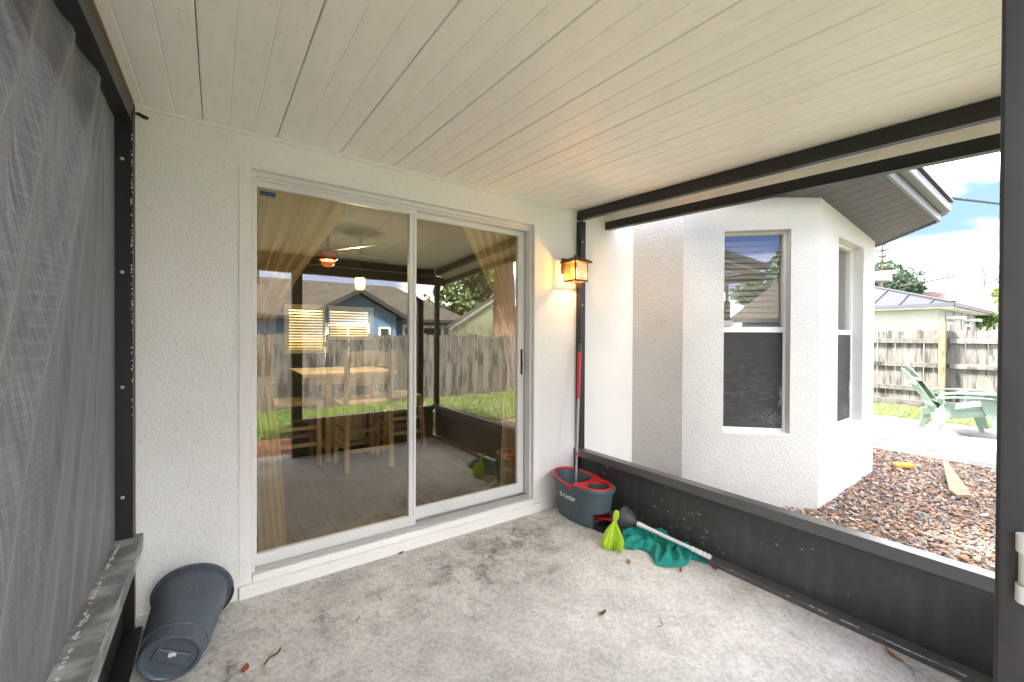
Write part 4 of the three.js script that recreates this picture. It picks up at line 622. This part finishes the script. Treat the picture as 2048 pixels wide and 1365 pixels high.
{
  // crumpled terry towel: a thick sheet laid in folds between two outlines
  const front = [[2.03, 0.735], [2.075, 0.80], [2.11, 0.81], [2.125, 0.865], [2.09, 0.935], [2.045, 0.985], [2.09, 1.05], [2.185, 1.09], [2.26, 1.07], [2.292, 1.145]], back = [[2.16, 0.60], [2.25, 0.63], [2.285, 0.70], [2.29, 0.77], [2.292, 0.84], [2.295, 0.90], [2.296, 0.96], [2.298, 1.02], [2.298, 1.08], [2.300, 1.155]];
  const F = new THREE.CatmullRomCurve3(front.map((p) => new THREE.Vector3(p[0], 0, p[1]))), B = new THREE.CatmullRomCurve3(back.map((p) => new THREE.Vector3(p[0], 0, p[1])));
  const FOLDS = [[2.06, 0.755, 2.20, 0.735, 0.036, 0.016], [2.08, 0.795, 2.18, 0.83, 0.032, 0.015], [2.12, 0.865, 2.23, 0.82, 0.042, 0.017], [2.08, 0.955, 2.21, 0.875, 0.034, 0.014], [2.10, 1.02, 2.24, 0.925, 0.040, 0.018], [2.15, 1.065, 2.27, 0.975, 0.034, 0.015], [2.23, 1.075, 2.285, 1.02, 0.030, 0.014], [2.255, 0.655, 2.275, 0.80, 0.075, 0.026], [2.285, 0.82, 2.285, 0.93, 0.085, 0.022], [2.29, 0.955, 2.29, 1.08, 0.055, 0.02], [2.17, 0.655, 2.245, 0.715, 0.045, 0.02], [2.06, 1.0, 2.15, 0.99, 0.022, 0.012]];
  const NU = 170, NV = 80, pos = [], uv = [], idx = []; const top = (u, v) => { const a = F.getPoint(u), b = B.getPoint(u), x = lerp(a.x, b.x, v), z = lerp(a.z, b.z, v);
    let h = 0.007 + 0.010 * fbm(x * 30, z * 30, 811, 3) + 0.010 * (1 - Math.abs(2 * fbm(x * 26 + z * 12, z * 22 - x * 9, 823, 2) - 1)) ** 2;
    const wx = x + 0.018 * (fbm(x * 14, z * 14, 815, 2) - 0.5), wz = z + 0.018 * (fbm(x * 14, z * 14, 817, 2) - 0.5), e = smooth(0, 0.14, v) * smooth(0, 0.05, u) * smooth(0, 0.08, 1 - u);
    let f = 0; for (const [ax, az, bx, bz, A, w] of FOLDS) { const dx = bx - ax, dz = bz - az, t = clamp(((wx - ax) * dx + (wz - az) * dz) / (dx * dx + dz * dz)), d = Math.hypot(wx - ax - dx * t, wz - az - dz * t) / w; f = Math.max(f, 0) + A * Math.exp(-Math.pow(d, 1.7)) * (0.35 + 0.65 * Math.sin(Math.PI * clamp(0.15 + 0.8 * t))); }
    h = 0.006 + (h - 0.006) * (0.3 + 0.7 * e) + e * Math.min(f, 0.115);
    const hy = 0.100 - 0.1 * (z - 0.70) - 0.019 + Math.max(0, Math.abs(x - 2.218 - 0.145 * (z - 0.70)) - 0.010) * 1.8; h = Math.max(0.006, Math.min(h, z > 0.70 ? hy : h)); return [x, h + 0.0015 * (hash(Math.floor(u * 900), Math.floor(v * 500), 5)), z]; };
  for (let j = 0; j <= NV; j++) for (let i = 0; i <= NU; i++) { const p = top(i / NU, j / NV); pos.push(...p); uv.push(p[0] * 10, p[2] * 10); }
  const n0 = pos.length / 3; for (let j = 0; j <= NV; j++) for (let i = 0; i <= NU; i++) { const p = top(i / NU, j / NV); pos.push(p[0], Math.max(0.001, p[1] - 0.005), p[2]); uv.push(p[0] * 10, p[2] * 10); }
  const q = (a, b, c, d) => idx.push(a, b, d, a, d, c), at = (i, j) => j * (NU + 1) + i;
  for (let j = 0; j < NV; j++) for (let i = 0; i < NU; i++) { q(at(i, j), at(i, j + 1), at(i + 1, j), at(i + 1, j + 1)); q(n0 + at(i, j), n0 + at(i + 1, j), n0 + at(i, j + 1), n0 + at(i + 1, j + 1)); }
  for (let i = 0; i < NU; i++) { q(at(i, 0), at(i + 1, 0), n0 + at(i, 0), n0 + at(i + 1, 0)); q(at(i, NV), at(i + 1, NV), n0 + at(i, NV), n0 + at(i + 1, NV)); } for (let j = 0; j < NV; j++) { q(at(0, j), at(0, j + 1), n0 + at(0, j), n0 + at(0, j + 1)); q(at(NU, j), at(NU, j + 1), n0 + at(NU, j), n0 + at(NU, j + 1)); }
  const g = new THREE.BufferGeometry(); g.setAttribute('position', new THREE.Float32BufferAttribute(pos, 3)); g.setAttribute('uv', new THREE.Float32BufferAttribute(uv, 2)); g.setIndex(idx); g.computeVertexNormals();
  single('towel', g, phy([0.012, 0.30, 0.25], 0.95, { sheen: 0.6, sheenColor: C(0.25, 0.7, 0.6), sheenRoughness: 0.6, bumpMap: stuccoFine, bumpScale: 0.004 }), 'crumpled teal terry towel on the floor under the plunger', 'towel');
}
{
  const t = thing('plunger', 'toilet plunger with black rubber cup and white handle on the towel', 'plunger'), D = new THREE.Vector3(0.067, -0.044, 0.463).normalize(), q = new THREE.Quaternion().setFromUnitVectors(new THREE.Vector3(0, 1, 0), D), O = [2.218, 0.100, 0.70];
  const lathe = (pts, m, name, tr) => { const g = new THREE.LatheGeometry(pts.map((p) => new THREE.Vector2(...p)), 30); g.applyQuaternion(q); g.translate(...O); part(name, muv(g), m, t); };
  const rub = std([0.055, 0.055, 0.058], 0.55, { map: rep(colorTex(128, 128, (u, v) => { const k = 0.55 + 0.9 * fbm(u * 8, v * 8, 841, 4, 8); return [k, k, k]; }), 8) });
  lathe([[0.068, -0.092], [0.071, -0.090], [0.072, -0.080], [0.066, -0.055], [0.050, -0.025], [0.030, -0.004], [0.019, 0.004], [0.017, 0.022], [0.012, 0.024]], rub, 'cup'); lathe([[0.067, -0.091], [0.062, -0.055], [0.045, -0.028], [0.02, -0.012], [0.001, -0.010]], rub, 'cup_lining');
  const hp = [[0.0001, 0.016], [0.0135, 0.018], [0.0155, 0.022], [0.0140, 0.06], [0.0118, 0.13], [0.0112, 0.36]]; for (let k = 0; k < 5; k++) { const y = 0.37 + k * 0.022; hp.push([0.0115, y], [0.0150, y + 0.006], [0.0152, y + 0.013], [0.0115, y + 0.020]); } hp.push([0.012, 0.482], [0.0001, 0.484]);
  lathe(hp, std([0.78, 0.79, 0.80], 0.35), 'handle');
}
// ---------------------------------------------------------------- waste bin lying in the left corner
{
  const t = thing('waste_bin', 'dark grey plastic waste bin lying on its side in the corner', 'waste bin'), m = std([0.098, 0.120, 0.150], 0.38, { map: rep(colorTex(256, 256, (u, v) => { const n = fbm(u * 6, v * 6, 851, 5, 6), s = smooth(0.72, 0.8, fbm(u * 60, v * 14, 853, 2, 14)); const k = 0.82 + 0.4 * (n - 0.5) + 0.5 * s; return [k, k, k]; }), 3), bumpMap: rep(stuccoFine, 2), bumpScale: 0.0005 });
  const A = new THREE.Vector3(-0.138, 0.100, 0.485), Bm = new THREE.Vector3(-0.080, 0.150, 0.130), H = A.distanceTo(Bm), q = new THREE.Quaternion().setFromUnitVectors(new THREE.Vector3(0, 1, 0), Bm.clone().sub(A).normalize());
  const N = 56, el = (r, y, lobe = 0) => Array.from({ length: N }, (_, i) => { const a = i / N * 6.2832, w = 1 + 0.035 * Math.cos(2 * a) + lobe * (Math.exp(-(((a - 4.3) / 0.42) ** 2)) + Math.exp(-(((a - 1.2) / 0.42) ** 2))); const v = new THREE.Vector3(r * w * Math.cos(a), y, r * w * 0.98 * Math.sin(a)); return v.applyQuaternion(q).add(A).toArray(); });
  part('body', loft([el(0.020, 0.014), el(0.062, 0.014), el(0.078, 0.011), el(0.081, 0.003), el(0.086, 0), el(0.093, 0.002), el(0.0965, 0.01), el(0.099, 0.05), el(0.100, 0.056), el(0.104, 0.058), el(0.118, H * 0.55), el(0.131, H * 0.93), el(0.131, H - 0.020, 0.012), el(0.129, H - 0.018, 0.012), el(0.129, H - 0.014, 0.012), el(0.144, H - 0.013, 0.02), el(0.147, H - 0.008, 0.02), el(0.146, H - 0.001, 0.02), el(0.141, H + 0.001, 0.02), el(0.131, H - 0.004, 0.02), el(0.112, H * 0.5), el(0.092, 0.03)], { capA: true, capB: true, crease: 0.7 }), m, t);
  const local = (g) => { g.applyQuaternion(q); g.translate(...A.toArray()); return g; };
  { const bar = new RoundedBoxGeometry(0.115, 0.010, 0.050, 2, 0.004); bar.rotateY(0.35); bar.translate(0, 0.010, 0); part('base_ridge', muv(local(bar)), m, t); }
  part('bail_handle', muv(local(new THREE.TubeGeometry(new THREE.CatmullRomCurve3(Array.from({ length: 13 }, (_, i) => { const a = -0.6 + i / 12 * 2.0 + 1.9; return new THREE.Vector3(0.150 * Math.cos(a + Math.PI), H - 0.026 + 0.022 * Math.sin(i / 12 * Math.PI), 0.150 * Math.sin(a + Math.PI)); })), 40, 0.0055, 8))), std([0.03, 0.034, 0.036], 0.4), t);
  { const s = new THREE.Shape([[-0.012, -0.006], [-0.004, -0.010], [0.002, -0.005], [0.010, -0.008], [0.013, 0.004], [0.004, 0.010], [-0.011, 0.008]].map((p) => new THREE.Vector2(...p))); const g = new THREE.ExtrudeGeometry(s, { depth: 0.0006, bevelEnabled: false }); g.rotateX(Math.PI / 2); g.translate(0.004, 0.0046, 0.012); part('label_scrap', muv(local(g)), M.white, t); }
}
// ---------------------------------------------------------------- litter on the floor
{
  const r = rng(871), leafGeo = (L, W, curl) => { const n = 8, rings = []; for (let j = 0; j <= n; j++) { const k = j / n, w = W * Math.pow(Math.sin(Math.PI * clamp(0.04 + k * 0.94)), 0.8), y = 0.004 + curl * Math.pow(Math.abs(k - 0.5) * 2, 2) * L; rings.push([-1, -0.5, 0, 0.5, 1].map((s) => [k * L - L / 2, y + Math.abs(s) * W * 0.35, s * w])); } rings.forEach((q) => q.push(...q.slice(0, 5).reverse().map((p) => [p[0], p[1] - 0.0012, p[2]]))); return loft(rings, { capA: true, capB: true, crease: 1 }); };
  const browns = [[0.26, 0.095, 0.03], [0.16, 0.07, 0.03], [0.34, 0.13, 0.04], [0.11, 0.06, 0.03]].map((c) => std(c, 0.8));
  const leaves = [[0.093, 0.556, 0.045, 0.013, 1.2, 'orange brown dead leaf right of the waste bin'], [0.90, 0.035, 0.040, 0.010, 0.2, 'reddish dead leaf on the door sill edge'], [1.94, 0.883, 0.050, 0.010, 0.9, 'curled dead leaf in front of the teal towel'], [1.476, 1.111, 0.055, 0.009, 0.1, 'forked dead leaf alone in the middle of the floor'], [2.105, 1.105, 0.05, 0.007, 0.6, 'thin dead leaf at the corner of the teal towel'], [2.285, 1.20, 0.07, 0.008, 1.0, 'narrow dead leaf below the white plunger handle'], [2.255, 1.965, 0.09, 0.008, 0.95, 'long curved dead leaf near the right base rail']];
  leaves.forEach(([x, z, L, W, a, label], i) => { const o = single('dead_leaf', leafGeo(L, W, 0.08 + 0.1 * r()), browns[i % 4], label, 'leaf', 'dead leaves on the porch'); o.position.set(x, x === 0.90 ? 0.001 : 0.001, z + (x === 0.90 ? 0.012 : 0)); o.rotation.y = a; });
  const twigs = [[0.187, 0.537, 0.09, 0.8, 0.0035, 'broken bark twig beside the waste bin'], [0.42, 0.12, 0.05, 0.4, 0.0012, 'short twig near the left end of the door sill'], [0.445, 0.075, 0.06, 1.9, 0.001, 'bent wiry twig below the left door pane'], [0.53, 0.499, 0.045, 1.1, 0.0014, 'small twig on the bare concrete left of centre'], [1.93, 0.16, 0.10, 2.3, 0.001, 'thin curved twig before the mop bucket'], [1.646, 1.30, 0.07, 0.3, 0.0009, 'fine dark twig in the foreground centre'], [2.22, 2.02, 0.08, 0.5, 0.001, 'thin twig near the right kick plate'], [1.02, 0.33, 0.12, 0.2, 0.0009, 'long hair thin twig near the stained patch'], [0.661, 0.411, 0.03, 1.4, 0.0016, 'stubby twig in front of the left door pane']];
  twigs.forEach(([x, z, L, a, w, label]) => { const b = (r() - 0.5) * L * 0.5, c = (r() - 0.5) * L * 0.5; const o = single('twig', tube([[-L / 2, w + 0.0005, 0], [-L / 6, w + 0.001 + 0.003, b], [L / 6, w + 0.002, c], [L / 2, w + 0.0005, -b]], w, 18, 6), browns[3], label, 'twig', 'twigs on the porch'); o.position.set(x, 0, z); o.rotation.y = a; });
  const scrap = single('paper_scrap', loft([[[-0.03, 0.002, -0.012], [0.03, 0.012, -0.016], [0.033, 0.006, 0.014], [-0.024, 0.001, 0.016]], [[-0.03, 0.004, -0.012], [0.03, 0.014, -0.016], [0.033, 0.008, 0.014], [-0.024, 0.003, 0.016]]], { capA: true, capB: true }), std([0.55, 0.54, 0.46], 0.9), 'folded pale paper scrap between bin and left kick plate', 'paper'); scrap.position.set(-0.252, 0.001, 0.215); scrap.rotation.y = 0.4;
  // crumbs of dirt and dry needles, past counting
  const n = 900, im = new THREE.InstancedMesh(new THREE.TetrahedronGeometry(1, 0), std([0.07, 0.055, 0.04], 1), n), m = new THREE.Matrix4(), q = new THREE.Quaternion(), e = new THREE.Euler();
  for (let i = 0; i < n; i++) { let x, z; const k = r(); if (k < 0.35) { x = 0.2 + r() * 1.8; z = 0.05 + Math.pow(r(), 2) * 0.35; } else if (k < 0.55) { x = -0.22 + r() * 0.8; z = 0.1 + r() * 0.9; } else { x = -0.2 + r() * 2.48; z = 0.1 + r() * 2.1; } const s = 0.0007 + 0.0018 * Math.pow(r(), 3); e.set(0, r() * 6.3, 0); m.compose(new THREE.Vector3(x, 0.0005, z), q.setFromEuler(e), new THREE.Vector3(s * (1 + 4 * r()), s * 0.8, s)); im.setMatrixAt(i, m); }
  im.name = 'floor_debris'; im.userData = { label: 'scattered dirt crumbs on the concrete floor', category: 'debris', kind: 'stuff' }; im.castShadow = im.receiveShadow = true; scene.add(im);
  // mud dauber nest in the upper left corner
  const ng = merge([0, 1, 2, 3].map((i) => muv(new THREE.IcosahedronGeometry(0.010 + 0.004 * r(), 2).scale(1.0, 0.6, 0.5).translate(-0.276 + i * 0.007, 2.262 - i * 0.003, 0.006)))); single('mud_nest', ng, std([0.09, 0.045, 0.025], 1, { bumpMap: rep(stuccoFine, 20), bumpScale: 0.01 }), 'small brown insect nest high in the left corner', 'nest');
}
// ---------------------------------------------------------------- things on the gravel
{
  const b = single('wood_offcut', loft([0, 1].map((k) => [[-0.70, 0, -0.012], [0.48, 0, -0.060], [0.62, 0, -0.056], [0.70, 0, 0.03], [0.55, 0, 0.062], [-0.66, 0, 0.018]].map((p) => [p[0], p[1] + k * 0.022, p[2]])), { capA: true, capB: true, crease: 0.3 }), std([1, 1, 1], 0.9, { map: rep(grain(195, [0.20, 0.14, 0.085], [0.34, 0.26, 0.175], 10, 3, 0.3), 3, 1) }), 'brown weathered pointed board lying on the gravel', 'board'); b.position.set(5.72, -0.018, 1.60); b.rotation.y = Math.PI + 0.235;
  const s = single('yellow_block', box(-0.075, 0.075, 0, 0.03, -0.05, 0.05, 0.005), std([0.72, 0.42, 0.05], 0.85, { bumpMap: rep(stuccoFine, 2), bumpScale: 0.002 }), 'yellow foam block lying on the gravel by the bay', 'sponge'); s.position.set(5.81, -0.018, 1.235); s.rotation.y = -0.95; s.rotation.z = 0.05;
}
// ---------------------------------------------------------------- two stacked plastic lawn chairs
function lawnChair(label) {
  const t = thing('adirondack_chair', label, 'chair', [8.50, -0.02, 1.20], 0.40, 'stacked green lawn chairs'), m = std([0.20, 0.285, 0.235], 0.5, { map: rep(stuccoTone, 1.5) });
  const side = (s) => { const X = s * 0.27;
    part('front_leg', loft([0, 0.2, 0.40, 0.52].map((y, j) => { const z = [0.36, 0.31, 0.26, 0.25][j], w = [0.030, 0.045, 0.075, 0.085][j], x = X + s * [0.03, 0.02, 0.0, 0.0][j]; return [[x - 0.014, y, z - w], [x + 0.014, y, z - w], [x + 0.014, y, z + w * 0.5], [x - 0.014, y, z + w * 0.5]]; }), { capA: true, capB: true }), m, t);
    part('rear_leg', loft([0, 0.14, 0.27, 0.40].map((y, j) => { const z = [-0.30, -0.25, -0.18, -0.16][j], w = [0.030, 0.045, 0.075, 0.05][j], x = X + s * [0.0, -0.01, -0.02, -0.02][j]; return [[x - 0.014, y, z - w], [x + 0.014, y, z - w], [x + 0.014, y, z + w], [x - 0.014, y, z + w]]; }), { capA: true, capB: true }), m, t);
    part('armrest', loft([[-0.26, 0.50, 0.03], [-0.12, 0.52, 0.045], [0.10, 0.535, 0.055], [0.26, 0.53, 0.06], [0.31, 0.515, 0.05], [0.325, 0.49, 0.04]].map(([z, y, w]) => [[X + s * 0.02 - w, y, z], [X + s * 0.02 + w, y, z], [X + s * 0.02 + w, y + 0.018, z], [X + s * 0.02 - w, y + 0.018, z]]), { capA: true, capB: true }), m, t);
    part('side_rail', loft([[-0.30, 0.20, 0.30], [-0.10, 0.23, 0.31], [0.14, 0.28, 0.36], [0.26, 0.31, 0.385]].map(([z, a, b]) => [[s * 0.245 - 0.01, a, z], [s * 0.245 + 0.01, a, z], [s * 0.245 + 0.01, b, z], [s * 0.245 - 0.01, b, z]]), { capA: true, capB: true }), m, t); };
  side(-1); side(1);
  for (let k = 0; k < 6; k++) { const z = 0.27 - k * 0.083, y = 0.385 - k * 0.019 + (k === 0 ? -0.012 : 0); const g = box(-0.245, 0.245, 0, 0.016, -0.037, 0.037, 0.005); g.rotateX(-0.22 + (k === 0 ? 0.5 : 0)); g.translate(0, y, z); part('seat_slat', g, m, t); }
  for (let k = -3; k <= 3; k++) { const top = 0.74 - 0.016 * k * k; const g = loft([0, top * 0.5, top - 0.03, top].map((l, j) => { const w = [0.026, 0.031, 0.034, 0.020][j], x = k * (0.058 + 0.016 * l); return [[x - w, 0, l], [x + w, 0, l], [x + w, 0.014, l], [x - w, 0.014, l]]; }), { capA: true, capB: true }); g.rotateX(-2.12); g.translate(0, 0.27, -0.17); part('back_slat', g, m, t); }
  for (const [l, w] of [[0.16, 0.2], [0.5, 0.235]]) part('back_brace', beam([-w, 0.27 + l * Math.sin(1.02), -0.17 - l * Math.cos(1.02) - 0.015], [w, 0.27 + l * Math.sin(1.02), -0.17 - l * Math.cos(1.02) - 0.015], 0.02, 0.04), m, t);
  return t;
}
lawnChair('lower pale green plastic lawn chair of the stacked pair on slab');
{ const c = lawnChair('upper pale green plastic lawn chair nested on the other one'); c.position.set(8.535, 0.035, 1.235); }
// ---------------------------------------------------------------- dining furniture behind the glass
function tallChair(pos, turn, label, back = true) {
  const t = thing(back ? 'counter_chair' : 'counter_stool', label, back ? 'chair' : 'stool', pos, turn, back ? undefined : 'wooden counter stools'), m = M.pine;
  for (const s of [-1, 1]) { part('rear_leg', loft([[0, 0.25, 0.020], [0.60, 0.19, 0.022], [back ? 1.11 : 0.601, back ? 0.25 : 0.19, 0.019]].map(([y, z, w]) => [[s * 0.205 - w, y, -z - w], [s * 0.205 + w, y, -z - w], [s * 0.205 + w, y, -z + w], [s * 0.205 - w, y, -z + w]]), { capA: true, capB: true }), m, t); part('front_leg', box(s * 0.205 - 0.021, s * 0.205 + 0.021, 0, 0.59, 0.17, 0.212, 0.003), m, t); part('side_stretcher', box(s * 0.205 - 0.011, s * 0.205 + 0.011, 0.20, 0.235, -0.20, 0.17, 0.002), m, t); part('side_stretcher', box(s * 0.205 - 0.011, s * 0.205 + 0.011, 0.36, 0.392, -0.20, 0.17, 0.002), m, t); }
  part('seat', box(-0.235, 0.235, 0.59, 0.622, -0.20, 0.235, 0.008), m, t);
  if (back) for (const [y0, y1, z] of [[0.955, 1.10, -0.235], [0.79, 0.87, -0.218], [0.66, 0.70, -0.205]]) part('back_slat', loft([-0.19, -0.1, 0, 0.1, 0.19].map((x) => { const k = -0.022 * (1 - (x / 0.19) ** 2), a = y0 > 0.9 ? 0.014 * (1 - (x / 0.19) ** 2) : 0; return [[x, y0 + a, z + k - 0.009], [x, y0 + a, z + k + 0.009], [x, y1 + a, z + k + 0.009], [x, y1 + a, z + k - 0.009]]; }), { capA: true, capB: true }), m, t);
  part('stretcher', box(-0.185, 0.185, 0.17, 0.205, -0.248, -0.226, 0.002), m, t); part('stretcher', box(-0.185, 0.185, 0.26, 0.295, 0.18, 0.202, 0.002), m, t);
}
tallChair([1.185, 0.05, -1.77], Math.PI, 'ladder back wooden chair with its back to the glass door');
tallChair([0.62, 0.05, -2.12], Math.PI / 2, 'wooden counter stool at the left side of the dining table', false);
tallChair([1.64, 0.05, -2.10], -Math.PI / 2, 'wooden counter stool at the right side of the dining table', false);
{
  const t = thing('dining_table', 'tall wooden dining table with turned legs inside the room', 'table', [1.13, 0.05, -2.40]), m = M.pine, leg = new THREE.LatheGeometry([[0.001, 0], [0.028, 0.004], [0.030, 0.05], [0.022, 0.07], [0.032, 0.10], [0.030, 0.25], [0.022, 0.29], [0.030, 0.33], [0.026, 0.60], [0.034, 0.63], [0.034, 0.82]].map((p) => new THREE.Vector2(...p)), 16);
  part('table_top', box(-0.46, 0.46, 0.845, 0.885, -0.46, 0.46, 0.008), m, t); part('apron', box(-0.38, 0.38, 0.77, 0.845, -0.36, 0.40, 0.003), m, t);
  for (const [a, b] of [[-1, -1], [1, -1], [1, 1], [-1, 1]]) { const o = part('leg', leg, m, t); o.position.set(a * 0.215, 0, b * 0.36 + 0.03); }
  part('storage_base', box(-0.185, 0.185, 0.16, 0.62, -0.30, 0.30, 0.004), m, t); part('shelf', box(-0.24, 0.24, 0.12, 0.145, -0.36, 0.38, 0.004), m, t);
  const b = thing('spray_bottle', 'small white and blue bottle standing on the chair seat', 'bottle', [1.42, 0.672, -1.72]); part('body', new THREE.CylinderGeometry(0.016, 0.018, 0.10, 16).translate(0, 0.05, 0), std([0.35, 0.45, 0.62], 0.4), b); part('cap', new THREE.CylinderGeometry(0.009, 0.012, 0.05, 14).translate(0, 0.125, 0), M.white, b); part('label', new THREE.CylinderGeometry(0.0185, 0.0188, 0.04, 16, 1, true).translate(0, 0.05, 0), M.white, b);
  b.position.set(1.36, 0.672, -1.88);
}
{
  // tied back sheer curtains inside the door
  const sheer = phy([0.60, 0.49, 0.30], 0.9, { transmission: 0.22, thickness: 0 });
  const curtain = (edge, label) => { const NU = 110, NV = 80, pos = [], idx = [], uv = []; for (let j = 0; j <= NV; j++) for (let i = 0; i <= NU; i++) { const v = j / NV, y = lerp(0.09, 2.16, v), [a, b] = edge(y), u = i / NU, w = Math.abs(b - a), amp = 0.022 * clamp(0.5 / (w + 0.12)); const x = lerp(a, b, u), z = -0.235 + amp * Math.sin(u * 44 + 1.5 * Math.sin(y * 2.1) + 2 * (fbm(u * 6, y, 901, 2))) + 0.012 * (fbm(u * 9, y * 2, 903, 3) - 0.5); pos.push(x, y, z); uv.push(u, v); } for (let j = 0; j < NV; j++) for (let i = 0; i < NU; i++) { const a = j * (NU + 1) + i; idx.push(a, a + 1, a + NU + 2, a, a + NU + 2, a + NU + 1); } const g = new THREE.BufferGeometry(); g.setAttribute('position', new THREE.Float32BufferAttribute(pos, 3)); g.setAttribute('uv', new THREE.Float32BufferAttribute(uv, 2)); g.setIndex(idx); g.computeVertexNormals(); const t = thing('curtain', label, 'curtain', [0, 0, 0], 0, 'tan sheer curtains'); part('fabric', g, sheer, t); return t; };
  const K = (pts) => (y) => { for (let i = 0; i < pts.length - 1; i++) { const [y0, a0, b0] = pts[i], [y1, a1, b1] = pts[i + 1]; if (y <= y1) { const t = smooth(0, 1, (y - y0) / (y1 - y0)); return [lerp(a0, a1, lerp((y - y0) / (y1 - y0), t, 0.4)), lerp(b0, b1, lerp((y - y0) / (y1 - y0), t, 0.4))]; } } return pts[pts.length - 1].slice(1); };
  const L = curtain(K([[0.09, 0.10, 0.33], [0.65, 0.09, 0.30], [1.05, 0.08, 0.255], [1.38, 0.08, 0.275], [2.2, 0.06, 0.70]]), 'tan sheer curtain gathered at the left jamb of the door');
  const R = curtain(K([[0.25, 1.80, 2.02], [0.75, 1.82, 2.02], [1.0, 1.86, 2.02], [1.4, 1.80, 2.03], [2.2, 1.42, 2.04]]), 'tan sheer curtain gathered at the right jamb of the door');
  part('tieback', box(0.08, 0.262, 1.02, 1.07, -0.262, -0.208, 0.01), std([0.4, 0.3, 0.15], 0.9), L); part('tieback', box(1.855, 2.02, 0.97, 1.02, -0.262, -0.208, 0.01), std([0.4, 0.3, 0.15], 0.9), R);
}
{
  const t = thing('pendant_lamp', 'lit milk glass ceiling lamp inside the room', 'lamp', [1.26, 1.79, -2.15]), m = std([0.10, 0.06, 0.03], 0.4, { metalness: 0.5 });
  part('shade', new THREE.LatheGeometry([[0.001, 0], [0.03, 0.004], [0.048, 0.022], [0.052, 0.05], [0.052, 0.12], [0.046, 0.13]].map((p) => new THREE.Vector2(...p)), 24), new THREE.MeshStandardMaterial({ color: C(1, 0.95, 0.8), emissive: C(1, 0.84, 0.46), emissiveIntensity: 0.03, roughness: 0.4 }), t);
  part('cap', new THREE.CylinderGeometry(0.03, 0.052, 0.03, 20).translate(0, 0.145, 0), m, t); part('rod', rod([0, 0.15, 0], [0, 0.615, 0], 0.008), m, t);
  const l = new THREE.PointLight(C(1, 0.90, 0.68), 0.05, 0, 2); l.position.set(0, 0.06, 0); l.castShadow = true; l.shadow.radius = 2; t.add(l);
  const f = thing('ceiling_fan', 'ceiling fan with orange wood blades and copper hub inside the room', 'fan', [0.775, 1.955, -1.35]), cop = std([0.55, 0.12, 0.04], 0.25, { metalness: 0.7 }), wood = std([0.55, 0.22, 0.06], 0.4);
  part('motor', new THREE.LatheGeometry([[0.001, -0.03], [0.05, -0.025], [0.085, 0.0], [0.09, 0.05], [0.06, 0.08], [0.001, 0.085]].map((p) => new THREE.Vector2(...p)), 28), cop, f); part('rod', rod([0, 0.08, 0], [0, 0.455, 0], 0.012), cop, f);
  part('lamp_bowl', new THREE.LatheGeometry([[0.001, -0.075], [0.03, -0.070], [0.05, -0.052], [0.055, -0.032]].map((p) => new THREE.Vector2(...p)), 24), new THREE.MeshStandardMaterial({ color: C(0.8, 0.25, 0.1), emissive: C(1, 0.22, 0.06), emissiveIntensity: 0.009, roughness: 0.4 }), f);
  { const q = new THREE.PointLight(C(1, 0.82, 0.56), 0.018, 0, 2); q.position.set(0, -0.052, 0); q.castShadow = true; q.shadow.radius = 0.6; f.add(q); }
  for (let k = 0; k < 5; k++) { const g = poly([[0.10, -0.03], [0.20, -0.055], [0.50, -0.065], [0.54, 0], [0.50, 0.065], [0.20, 0.055], [0.10, 0.03]], null, 0.008); g.rotateX(-Math.PI / 2 + 0.2); g.rotateY(k / 5 * 6.283 + 0.15); g.translate(0, 0.055, 0); part('blade', g, wood, f); }
}
scene.traverse((o) => { if (o.isMesh) { o.castShadow = true; o.receiveShadow = true; } });
renderer.render(scene, camera);
